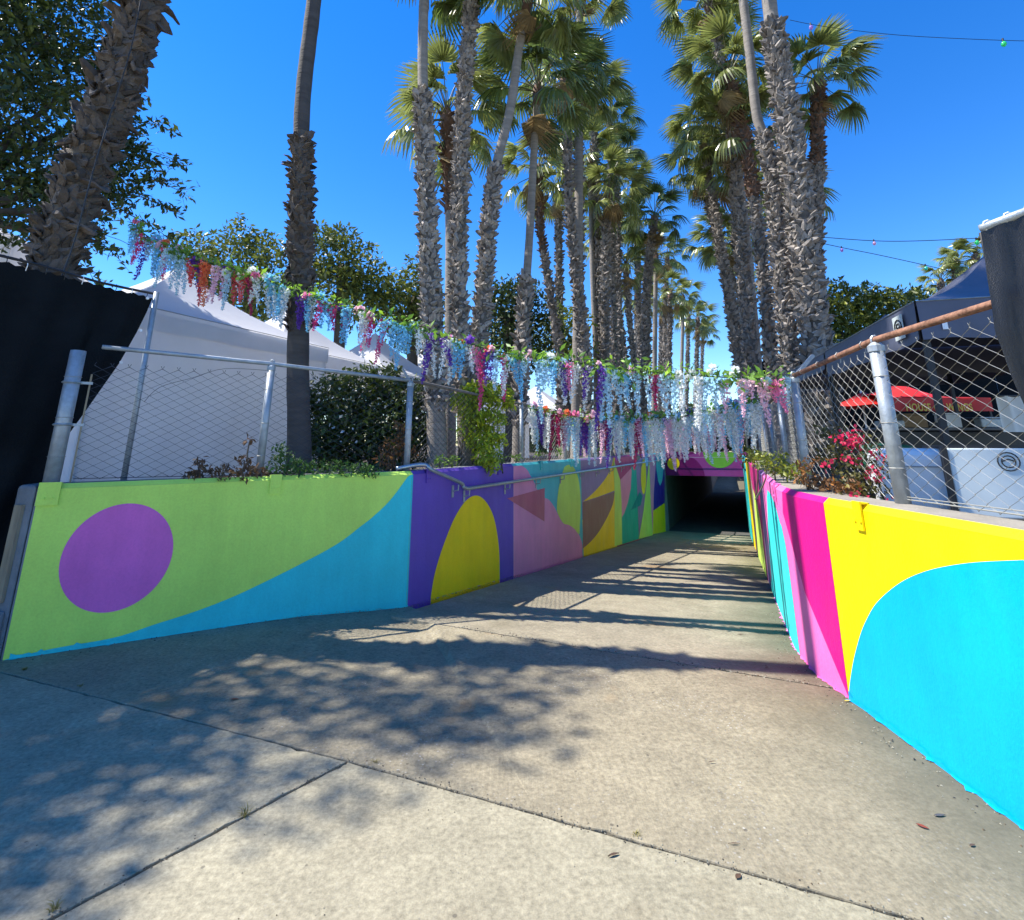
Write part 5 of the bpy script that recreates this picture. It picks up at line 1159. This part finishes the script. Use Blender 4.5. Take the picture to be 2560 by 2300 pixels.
# ------------------------------------------------------------------ black windscreen with its pole, left
ws = thing('windscreen', 'tall black mesh windscreen at the left edge, torn loose along its right side', 'windscreen')
A0, A1 = at(-330, 600, 3.6), at(384, 742, 5.25)
zt0, zt1 = 3.12, 3.06
def wsp(f, z): q = A0.lerp(A1, f); return Vector((q.x, q.y, z))
ru = [(0.0, 1.0), (0.08, 0.985), (0.2, 0.955), (0.38, 0.90), (0.62, 0.80), (0.85, 0.70), (1.0, 0.62)]
def right_edge(v):
    for (a, fa), (b, fb) in zip(ru, ru[1:]):
        if v <= b: return fa + (fb - fa) * (v - a) / (b - a)
    return ru[-1][1]
grid = []
dA = (A1 - A0); dA.z = 0; nA = Vector((dA.y, -dA.x, 0)).normalized()
for i in range(25):
    v = i / 24; row = []
    for j in range(41):
        f = j / 40 * right_edge(v); zt = zt0 + (zt1 - zt0) * f; z = zt - 0.03 * (1 if j % 2 else 0.4) * (1 - v) - v * (zt - (0.02 if f < 0.74 else 1.14))
        fold = 0.018 * math.sin(j * 0.9 + v * 2) + 0.05 * max(0, j / 40 - 0.78) * math.sin(j * 2.1) * v * 2
        p = wsp(f, z) + nA * fold; row.append(p)
    grid.append(row)
mb = MB(); mb.sheet(grid); mb.build('fabric', M_black, ws, True)
mb = MB(); mb.tube([wsp(f / 8, zt0 + (zt1 - zt0) * f / 8 + 0.02 - 0.012 * math.sin(f * 1.3)) for f in range(9)], 0.014, 5); mb.build('top_wire', M_dark, ws)
for k in range(14):
    b = MB(); f = (k + 0.5) / 14; q = wsp(f, zt0 + (zt1 - zt0) * f); b.tube([q + Vector((0, 0, 0.03)), q + nA * 0.02, q - Vector((0, 0, 0.05))], 0.004, 4); b.build('zip_tie', M_white if k % 3 == 0 else M_dark, ws)
for f, v in ((0.96, 0.2), (0.90, 0.38), (0.70, 0.66), (0.965, 0.02), (0.62, 0.98)):
    b = MB(); z = zt1 - v * 1.9; q = wsp(f, z) + nA * 0.03; b.tube([q, q + nA * 0.006], 0.016, 8); b.build('grommet', M_white, ws)
pole = MB(); pole.tube([wsp(1.0, 1.1) + nA * 0.05, wsp(1.0, 3.1) + nA * 0.05], 0.026, 8); pole.build('pole', M_galv, ws, True)
cb = MB(); cb.tube(cr3([at(x, y, d) for x, y, d in [(155, 690, 4.62), (190, 590, 4.66), (232, 430, 4.66), (275, 290, 4.68), (325, 130, 4.66), (350, 10, 4.64), (362, -60, 4.62)]], 5), 0.007, 5)
tag(cb.build('cable', M_cable), 'black cable running up the thick leaning palm trunk', 'cable')
cb = MB(); cb.tube([at(x, y, 7.0) for x, y in [(180, 560), (300, 600), (380, 640), (500, 720)]], 0.004, 4)
tag(cb.build('cable', M_cable), 'thin wire crossing the sky patch left of the flower garland end', 'cable')

# ------------------------------------------------------------------ right side: navy canopy, tarp, stalls
c1 = at(2288, 755, 4.4); vdir = Vector((0.27, 1.0)).normalized(); hdir = Vector((vdir.y, -vdir.x)); half1 = 1.3
cxy = Vector((c1.x, c1.y)) + vdir * half1 + hdir * half1
nang = math.atan2(vdir.y, vdir.x) - math.pi / 2
nv = canopy('near navy blue canopy tent behind the right fence with a square logo patch', 'navy canopy tents behind the right fence', tuple(cxy), nang, (half1, half1), c1.z, c1.z + 0.78, M_navy, 0.34, ground=RZ)
cxy2 = cxy + vdir * (half1 * 2 + 0.05)
canopy('far navy blue canopy tent next to the near one, behind the right fence', 'navy canopy tents behind the right fence', tuple(cxy2), nang, (half1, half1), c1.z - 0.01, c1.z + 0.76, M_navy, 0.22, ground=RZ)
M_patch = mat('patch_print', (0.50, 0.55, 0.53), 0.6)
lf = lambda t, z, o=0.03: Vector((c1.x + vdir.x * t - hdir.x * o, c1.y + vdir.y * t - hdir.y * o, z))
mb = MB(); t0, t1 = 0.22, 0.43
mb.add([lf(t0, c1.z - 0.05), lf(t1, c1.z - 0.05), lf(t1, c1.z - 0.27), lf(t0, c1.z - 0.27)], [(0, 1, 2, 3)]); mb.build('logo_patch', M_patch, nv)
mb = MB(); tm = 0.325
mb.tube([lf(tm + 0.072 * math.cos(k * math.pi / 6), c1.z - 0.16 + 0.072 * math.sin(k * math.pi / 6), 0.034) for k in range(13)], 0.006, 4)
mb.tube([lf(tm + 0.04 * math.cos(k * math.pi / 3), c1.z - 0.16 + 0.04 * math.sin(k * math.pi / 3), 0.034) for k in range(7)], 0.006, 4)
mb.tube([lf(tm - 0.03, c1.z - 0.16, 0.034), lf(tm + 0.03, c1.z - 0.16, 0.034)], 0.005, 4); mb.build('emblem', M_dark, nv)
rf = lambda t, z, o=0.03: Vector((c1.x + hdir.x * t - vdir.x * o, c1.y + hdir.y * t - vdir.y * o, z))
mb = MB(); mb.add([rf(0.15, c1.z - 0.20), rf(0.19, c1.z - 0.20), rf(0.19, c1.z - 0.26), rf(0.15, c1.z - 0.26)], [(0, 1, 2, 3)]); mb.build('size_label', M_white, nv)
# red canopy with lettering
rd = 10.6
ra, rb_ = at(2222, 1030, rd), at(2484, 1018, rd)
red = thing('stall_canopy', 'red food stall canopy lettered in yellow under the navy tent', 'stall canopy')
zv0, zv1 = at(2330, 1028, rd).z, at(2330, 1000, rd).z
grid = []
n_ = 18
for i in range(7):
    t = i / 6; row = []
    for j in range(n_ + 1):
        f = j / n_; x = ra.x + (rb_.x - ra.x) * f
        hump = math.exp(-((f - 0.30) / 0.24) ** 2); dome = 0.10 + 0.26 * hump
        row.append(Vector((x, rd + 1.3 * t, zv1 + dome * math.sin(math.pi * min(1, t + 0.06)))))
    grid.append(row)
mb = MB(); mb.sheet(grid); mb.build('roof', M_red, red, True)
mb = MB(); mb.sheet([[Vector((ra.x + (rb_.x - ra.x) * j / n_, rd - 0.02 * math.sin(j * 1.3), z)) for j in range(n_ + 1)] for z in (zv1 + 0.05, (zv0 + zv1) / 2, zv0)]); mb.build('valance', M_red, red, True)
for x in (ra.x + 0.05, rb_.x - 0.05):
    mb = MB(); mb.box((x, rd + 0.05, (zv1 + RZ) / 2), (0.04, 0.04, zv1 - RZ)); mb.build('leg', M_dark, red)
cu = bpy.data.curves.new('lettering', 'FONT'); cu.body = 'HOUSE OF WINGS'; cu.size = 0.205; cu.extrude = 0.003; cu.offset = 0.004; cu.align_x = 'LEFT'; cu.space_character = 1.12
tx = bpy.data.objects.new('lettering_source', cu); COL.objects.link(tx)
dg = bpy.context.evaluated_depsgraph_get(); me = bpy.data.meshes.new_from_object(tx.evaluated_get(dg)); me.name = 'lettering'
bpy.data.objects.remove(tx); me.materials.clear(); me.materials.append(M_yellowtxt)
lt = link('lettering', me, red); la = at(2266, 1027, rd - 0.07); lt.location = (la.x, rd - 0.07, la.z); lt.rotation_euler = (R(90), 0, 0)
wdt = max(v.co.x for v in me.vertices); tgt = at(2424, 1020, rd).x - la.x; lt.scale = (tgt / wdt, 1.0, 1)
dark_backdrop = thing('windscreen', 'added dark backdrop sheet on posts far behind the red lettered stall canopy', 'windscreen')  # made-up dark screen standing in for the shaded depth behind the stalls
mb = MB(); mb.sheet([[Vector((6.6 + 0.6 * j, 15.0 - 0.12 * j + 0.05 * math.sin(j * 2.0), z)) for j in range(22)] for z in (3.9, 2.4, 0.9)]); mb.build('fabric', M_black, dark_backdrop, True)
for k in range(5):
    b = MB(); b.tube([(6.6 + 3.1 * k, 15.06 - 0.62 * k, 0.9), (6.6 + 3.1 * k, 15.06 - 0.62 * k, 3.95)], 0.03, 8); b.build('post', M_galv, dark_backdrop, True)
# small red parasol
pr = thing('parasol', 'small red parasol left of the lettered stall canopy', 'parasol'); pc = at(2155, 1000, 11.5)
mb = MB(); n_ = 10; top = Vector((pc.x + 0.05, pc.y, pc.z + 0.18)); rim = [Vector((pc.x + 0.62 * math.cos(k * 2 * math.pi / n_), pc.y + 0.62 * math.sin(k * 2 * math.pi / n_), pc.z - 0.16 + 0.03 * (k % 2))) for k in range(n_)]
mb.add([top] + rim, [(0, 1 + k, 1 + (k + 1) % n_) for k in range(n_)]); mb.build('canopy', M_red, pr)
mb = MB(); mb.tube([(pc.x, pc.y, RZ), (pc.x, pc.y, pc.z + 0.2)], 0.02, 6); mb.build('pole', M_white, pr)
# white rounded cooler trailer and pale panel with emblem
def rbox(name, c, size, m, ang=0, bev=0.05, parent=None):
    mb = MB(); mb.box(c, size, ang); return bevel(mb.build(name, m, parent), bev, 4)
cooler = thing('cooler_chest', 'white rounded cooler chest behind the right fence, left of the pale panel', 'cooler')
a, b = at(2222, 1130, 4.3), at(2408, 1130, 4.3); zt_ = at(2300, 1121, 4.3).z
rbox('chest', ((a.x + b.x) / 2, 4.55, zt_ - 0.25), (b.x - a.x, 0.5, 0.50), M_white, 0, 0.085, cooler)
mb = MB(); mb.box(((a.x + b.x) / 2, 4.295, zt_ - 0.14), (b.x - a.x - 0.18, 0.012, 0.010)); mb.build('lid_seam', M_tent_seam, cooler)
mb = MB(); mb.box(((a.x + b.x) / 2, 4.55, zt_ - 0.56), (b.x - a.x - 0.02, 0.46, 0.12)); mb.build('base', M_dark, cooler)
mb = MB(); mb.tube([(a.x + 0.12, 4.30, zt_ - 0.12), (a.x + 0.12, 4.27, zt_ - 0.15), (a.x + 0.12, 4.30, zt_ - 0.20)], 0.010, 5); mb.build('latch', M_galv, cooler)
panel = thing('counter_panel', 'pale grey counter panel with a round dark emblem at the right picture edge', 'counter')
a, b = at(2424, 1130, 3.95), at(2660, 1130, 3.95); M_pale = mat('pale_panel', (0.66, 0.73, 0.73), 0.5, 0.08, 2); zt_ = at(2500, 1121, 3.95).z
rbox('front', ((a.x + b.x) / 2, 3.99, zt_ - 0.25), (b.x - a.x, 0.05, 0.50), M_pale, 0, 0.012, panel)
mb = MB(); mb.box(((a.x + b.x) / 2, 4.2, zt_ + 0.012), (b.x - a.x + 0.03, 0.44, 0.024)); mb.build('top', M_dark, panel)
e = at(2554, 1155, 3.95); mb = MB()
for rr_ in (0.066, 0.042): mb.tube([(e.x + rr_ * math.cos(k * math.pi / 8), 3.963, e.z + rr_ * math.sin(k * math.pi / 8)) for k in range(17)], 0.0045, 4)
mb.tube([(e.x - 0.042, 3.963, e.z), (e.x, 3.963, e.z + 0.018), (e.x + 0.042, 3.963, e.z)], 0.005, 4); mb.build('emblem', M_dark, panel)
for k in range(2):
    mb = MB(); mb.box((a.x - 0.02 + k * (b.x - a.x + 0.04), 3.98, 1.2), (0.035, 0.05, 0.66)); mb.build('leg', M_dark, panel)
def pivot(root, c, ang):
    c = Vector((c[0], c[1], 0)); root.matrix_basis = Matrix.Translation(c) @ Matrix.Rotation(ang, 4, 'Z') @ Matrix.Translation(-c)
pivot(cooler, (3.32, 4.45), -0.5); pivot(panel, (3.9, 4.05), -0.35)
gen = thing('kitchen_counter', 'dark metal kitchen counter in the shade under the navy tent', 'counter'); a, b = at(2190, 1075, 7.4), at(2560, 1075, 7.4)
rbox('body', ((a.x + b.x) / 2, 7.7, 1.32), (b.x - a.x, 0.6, 0.84), M_dark, 0, 0.02, gen)
rbox('worktop', ((a.x + b.x) / 2, 7.68, 1.765), (b.x - a.x + 0.06, 0.66, 0.04), mat('grey_worktop', (0.12, 0.12, 0.13), 0.4), 0, 0.01, gen)
for k, (x, w, h, m) in enumerate([(2240, 0.22, 0.1, M_galv), (2420, 0.3, 0.14, M_dark), (2330, 0.2, 0.07, M_dark)]):
    p = at(x, 1075, 7.5); rbox('tray', (p.x, 7.6, 1.79 + h / 2), (w, 0.35, h), m, 0, 0.02, gen)
for k, (x, lab, m, sz) in enumerate([(2290, 'brown cardboard box on the dark kitchen counter', mat('cardboard', (0.30, 0.20, 0.11), 0.8), (0.3, 0.25, 0.17)), (2385, 'white paper towel box on the dark kitchen counter', M_white, (0.22, 0.2, 0.18)), (2470, 'steel food pan on the dark kitchen counter', M_galv, (0.42, 0.3, 0.12))]):
    p = at(x, 1075, 7.45); root = thing(['cardboard_box', 'paper_box', 'food_pan'][k], lab, ['box', 'box', 'pan'][k])
    z0 = 1.787; rbox('body', (p.x, 7.52, z0 + sz[2] / 2), sz, m, 0.2 * k - 0.2, 0.012, root); rbox('lid', (p.x, 7.52, z0 + sz[2] + 0.012), (sz[0] + 0.012, sz[1] + 0.012, 0.02), m, 0.2 * k - 0.2, 0.006, root)
bn = thing('banner', 'white hanging banner at the right edge under the navy tent', 'banner'); a, b = at(2488, 990, 7.0), at(2560, 1000, 7.0)
mb = MB(); mb.sheet([[Vector((a.x + (b.x - a.x) * j / 6, 7.0 + 0.02 * math.sin(j * 2), z)) for j in range(7)] for z in (a.z, a.z - 0.3, at(2500, 1080, 7).z)]); mb.build('cloth', M_white, bn, True)
mb = MB(); mb.tube([(a.x - 0.03, 7, a.z), (b.x + 0.3, 7, a.z)], 0.012, 5); mb.build('rod', M_dark, bn)
bin_ = thing('trash_bin', 'green bin between the bougainvillea and the white cooler', 'bin'); p = at(2215, 1120, 5.9)
mb = MB(); mb.tube([(p.x, p.y, RZ), (p.x, p.y, 1.45), (p.x, p.y, 1.5)], [0.20, 0.24, 0.24], 14); mb.build('body', mat('green_plastic', (0.02, 0.13, 0.08), 0.5), bin_, True)
mb = MB(); mb.tube([(p.x, p.y, 1.5), (p.x, p.y, 1.54), (p.x, p.y, 1.57)], [0.255, 0.25, 0.1], 14); mb.build('lid', mat('green_plastic', (0.02, 0.13, 0.08), 0.5), bin_, True)
# black tarp on its pipe frame at the right picture edge
tp = thing('tarp_panel', 'glossy black tarp hung from a grey pipe at the right picture edge', 'tarp')
a, b = at(2452, 572, 2.34), at(2720, 470, 2.15)
mb = MB(); mb.tube([a, b], 0.021, 10); mb.build('top_pipe', M_galv, tp, True)
mb = MB(); mb.tube([a - Vector((0, 0, 0.02)), Vector((a.x - 0.0, a.y, 2.15))], 0.012, 6); mb.build('corner_pipe', M_dark, tp, True)
lft = [(0, 2452, 580), (0.12, 2465, 640), (0.35, 2480, 760), (0.5, 2487, 830), (0.62, 2505, 870), (0.8, 2535, 960), (1.0, 2575, 1060)]
rows = []
for i in range(22):
    v = i / 21
    for (va, xa, ya), (vb, xb, yb) in zip(lft, lft[1:]):
        if v <= vb + 1e-6: k = (v - va) / (vb - va); px_ = xa + (xb - xa) * k; py_ = ya + (yb - ya) * k; break
    l = at(px_, py_, 2.33); rgt = Vector((b.x, b.y, b.z - v * 1.35)); rows.append([l.lerp(rgt, j / 18) + Vector((0, 0.006 * math.sin(j * 1.4 + v * 5) + 0.004 * math.sin(j * 3.3 + v * 11), 0)) for j in range(19)])
mb = MB(); mb.sheet(rows); mb.build('tarp', M_tarp, tp, True)
for k in range(5):
    q = a.lerp(b, 0.08 + k * 0.2); bb = MB(); bb.tube([q + Vector((0.029 * math.cos(t * 0.785), 0, 0.029 * math.sin(t * 0.785))) for t in range(9)], 0.004, 4); bb.build('zip_tie', M_white, tp)

# ------------------------------------------------------------------ string lights
def bulb_mat(name, c): return mat(name, c, 0.15, trans=0.5)
BC = dict(green=bulb_mat('green_bulb', (0.10, 0.85, 0.35)), pink=bulb_mat('pink_bulb', (0.85, 0.55, 0.75)), violet=bulb_mat('violet_bulb', (0.55, 0.35, 0.8)), aqua=bulb_mat('aqua_bulb', (0.1, 0.8, 0.65)))
def string_light(label, pts, bulbs, r=0.006):
    root = thing('string_light', label, 'string light', 'string lights over the right side')
    mb = MB(); mb.tube(cr3(pts, 5), r, 4, False); mb.build('wire', M_cable, root)
    for p, c, s in bulbs:
        m = MB(); m.tube([p + Vector((0, 0, 0.05 * s)), p + Vector((0, 0, 0.0))], 0.012 * s, 6); so_ = m.build('socket', M_cable, root)
        m = MB(); m.tube([p, p - Vector((0, 0, 0.015 * s)), p - Vector((0, 0, 0.045 * s)), p - Vector((0, 0, 0.07 * s)), p - Vector((0, 0, 0.082 * s))], [0.012 * s, 0.026 * s, 0.032 * s, 0.02 * s, 0.004 * s], 10); m.build('bulb', BC[c], root, True)
string_light('upper string light from the stout palm to the right edge with one green bulb', [at(1975, 50, 6.5), at(2060, 66, 6.4), at(2250, 88, 6.2), at(2510, 101, 6.0), at(2640, 102, 5.9)], [(at(2508, 104, 6.0), 'green', 1.0), (at(2027, 64, 6.4), 'violet', 0.9)], 0.005)
string_light('middle string light running level behind the black tarp', [at(2045, 592, 9), at(2185, 602, 9), at(2300, 602, 9), at(2470, 594, 9)], [(at(2185, 604, 9), 'pink', 0.9), (at(2441, 601, 9), 'green', 1.1)], 0.007)
string_light('lower string light sloping down to the small palms', [at(2045, 606, 9.5), at(2120, 622, 9.5), at(2200, 638, 9.5), at(2335, 668, 9.5), at(2420, 690, 9.5)], [(at(2104, 621, 9.5), 'violet', 0.9), (at(2314, 666, 9.5), 'aqua', 1.0)], 0.007)

# ------------------------------------------------------------------ litter
def fallen(label, x, y, L, w, ang, m, curl=0.01):
    w *= 0.8; curl *= 0.14
    p = onz(x, y, 0); p.z = fz(p.x, p.y) + 0.004; mb = MB(); d = Vector((math.cos(ang), math.sin(ang), 0)); s = Vector((-d.y, d.x, 0))
    g = [[p + d * (L * t) + s * (w * math.sin(math.pi * min(0.98, t + 0.02)) * q) + Vector((0, 0, curl * (abs(q) + 2 * t * (1 - t)))) for q in (-1, 0, 1)] for t in (0, 0.2, 0.4, 0.6, 0.8, 1)]
    mb.sheet(g); return tag(mb.build('fallen_leaf', m), label, 'leaf', 'fallen leaves on the concrete')
M_lred = mat('dead_leaf_red', (0.20, 0.035, 0.015), 0.6); M_lbr = mat('dead_leaf_brown', (0.09, 0.05, 0.03), 0.7); M_lgr = mat('dead_leaf_grey', (0.07, 0.065, 0.07), 0.7)
fallen('red and brown dry leaf near the foot of the blue wall', 2290, 2062, 0.045, 0.012, -0.8, M_lred)
fallen('grey curled leaf lying closest to the foot of the blue wall', 2335, 2042, 0.055, 0.010, 0.1, M_lgr)
fallen('thin brown leaf curl on the pale apron slab at the bottom', 1520, 2145, 0.05, 0.008, 0.35, M_lbr, 0.02)
fallen('dark reddish leaf in the tree shade left of the ramp head', 575, 1750, 0.05, 0.012, 0.1, M_lred)
fallen('small dark leaf at the lower right on the brown slab', 2425, 2118, 0.028, 0.008, 0.3, M_lbr)
fallen('pale curled leaf at the foot of the pink wall stripe', 2110, 1751, 0.05, 0.010, 0.2, mat('dead_leaf_yellow', (0.5, 0.36, 0.05), 0.7))
fallen('slender twig shaped leaf on the brown slab right of centre', 1770, 1908, 0.045, 0.004, 0.2, M_lbr)
fallen('bent twig shaped leaf just above the long pavement joint', 1820, 2112, 0.05, 0.004, 0.0, M_lbr)
fallen('brown leaf beside the cyan stripe foot', 1840, 1545, 0.06, 0.012, 0.1, M_lbr)
fallen('small leaf fleck under the palm trunk shadow band', 1912, 1652, 0.04, 0.010, 0.7, M_lbr)
fallen('dark leaf fleck on the right apron slab at lower centre', 1840, 2200, 0.035, 0.012, 0.7, M_lbr)
grass_m = mat('dry_grass', (0.22, 0.19, 0.06), 0.7, island=0.3, trans=0.3)
def tuft(label, x, y, n, h):
    p = onz(x, y, 0); mb = MB(); r = random.Random(int(x))
    for k in range(n):
        a = r.uniform(0, 6.28); d = Vector((math.cos(a), math.sin(a), 0)); hh = h * r.uniform(0.5, 1.1); b = p + Vector((r.gauss(0, 0.006), r.gauss(0, 0.006), -0.01)); s = Vector((-d.y, d.x, 0)) * 0.0018
        q = [b, b + d * hh * 0.25 + Vector((0, 0, hh * 0.6)), b + d * hh * 0.8 + Vector((0, 0, hh * 0.75))]
        mb.add([q[0] - s, q[0] + s, q[1] + s, q[1] - s, q[2]], [(0, 1, 2, 3), (3, 2, 4)])
    o = thing('weed_tuft', label, 'weed'); x_ = mb.build('blades', grass_m, o); x_['kind'] = 'stuff'
tuft('dry weed tuft growing from the diagonal pavement joint', 612, 2038, 22, 0.05)
tuft('dark weed tuft at the bottom end of the diagonal joint', 135, 2275, 24, 0.045)
tuft('small weed tuft where the two pavement joints meet', 935, 1905, 14, 0.03)
tuft('dry weed tuft on the long joint right of centre', 1590, 2088, 18, 0.025)
tuft('debris tuft at the foot of the lime wall corner', 60, 1675, 30, 0.04)
tuft('weed tuft in the shaded joint near the lime wall', 200, 1716, 20, 0.03)
# grit and crumbs along the joints and the wall feet
mb = MB(); rg = random.Random(99)
def crumb(x, y, sz):
    z = fz(x, y) + 0.001; a = rg.uniform(0, 6.28); P4 = [Vector((x + sz * math.cos(a + k * 2.09) * rg.uniform(0.6, 1.3), y + sz * math.sin(a + k * 2.09) * rg.uniform(0.6, 1.3), z)) for k in range(3)]
    top = Vector((x, y, z + sz * rg.uniform(0.4, 0.9))); mb.cur = rg.choice([0, 0, 1, 2]); mb.add(P4 + [top], [(0, 1, 3), (1, 2, 3), (2, 0, 3)])
for k in range(420):
    f = rg.random(); a = J.lerp(Vector((1.9, 1.95)), f); crumb(a.x + rg.gauss(0, 0.02), a.y + rg.gauss(0, 0.02) + 0.015, rg.uniform(0.002, 0.006))
for k in range(250):
    a = J.lerp(Vector((-1.75, 1.97)), rg.random()); crumb(a.x + rg.gauss(0, 0.012), a.y + rg.gauss(0, 0.012), rg.uniform(0.002, 0.005))
for k in range(300):
    y = rg.uniform(2.3, 6.5); x = 2.13 if y < 3.75 else (2.19 if y < 4.4 else 2.38 + 0.407 * (y - 4.98)); crumb(x - abs(rg.gauss(0, 0.09)) - 0.01, y, rg.uniform(0.002, 0.008))
for k in range(420):
    q = WL.pos(rg.uniform(0.1, 6), 0, abs(rg.gauss(0, 0.07)) + 0.01); crumb(q.x, q.y, rg.uniform(0.002, 0.009))
for k in range(380):
    w = at_s(0.35 + rg.gauss(0, 0.03), rg.uniform(-1.5, 1.75)); crumb(w.x, w.y, rg.uniform(0.003, 0.011))
for k in range(700): crumb(rg.uniform(-2.5, 2.1), rg.uniform(1.9, 6.0), rg.uniform(0.001, 0.004))
g_ = mb.build('grit', [mat('pale_grit', (0.30, 0.27, 0.2), 0.9), mat('brown_grit', (0.12, 0.085, 0.05), 0.9), mat('dark_grit', (0.05, 0.045, 0.04), 0.9)])
tag(g_, 'loose grit and crumbs scattered over the concrete, along its joints and the wall feet', 'grit', kind='stuff')
# pale scrap on the left wall top
p = onz(725, 1180, 1.285); mb = MB(); mb.tube(cr3([p + Vector((-0.10, 0.02, 0.07)), p + Vector((-0.06, 0, 0.01)), p + Vector((0.0, 0, 0.0)), p + Vector((0.06, 0.01, 0.035))], 4), [0.01, 0.012, 0.015, 0.018, 0.02, 0.022, 0.024, 0.026, 0.028, 0.028, 0.026, 0.022, 0.014], 6)
tag(mb.build('broken_pipe', mat('pale_scrap', (0.45, 0.47, 0.42), 0.6), None, True), 'pale curved piece of broken pipe lying on the left wall top', 'scrap')
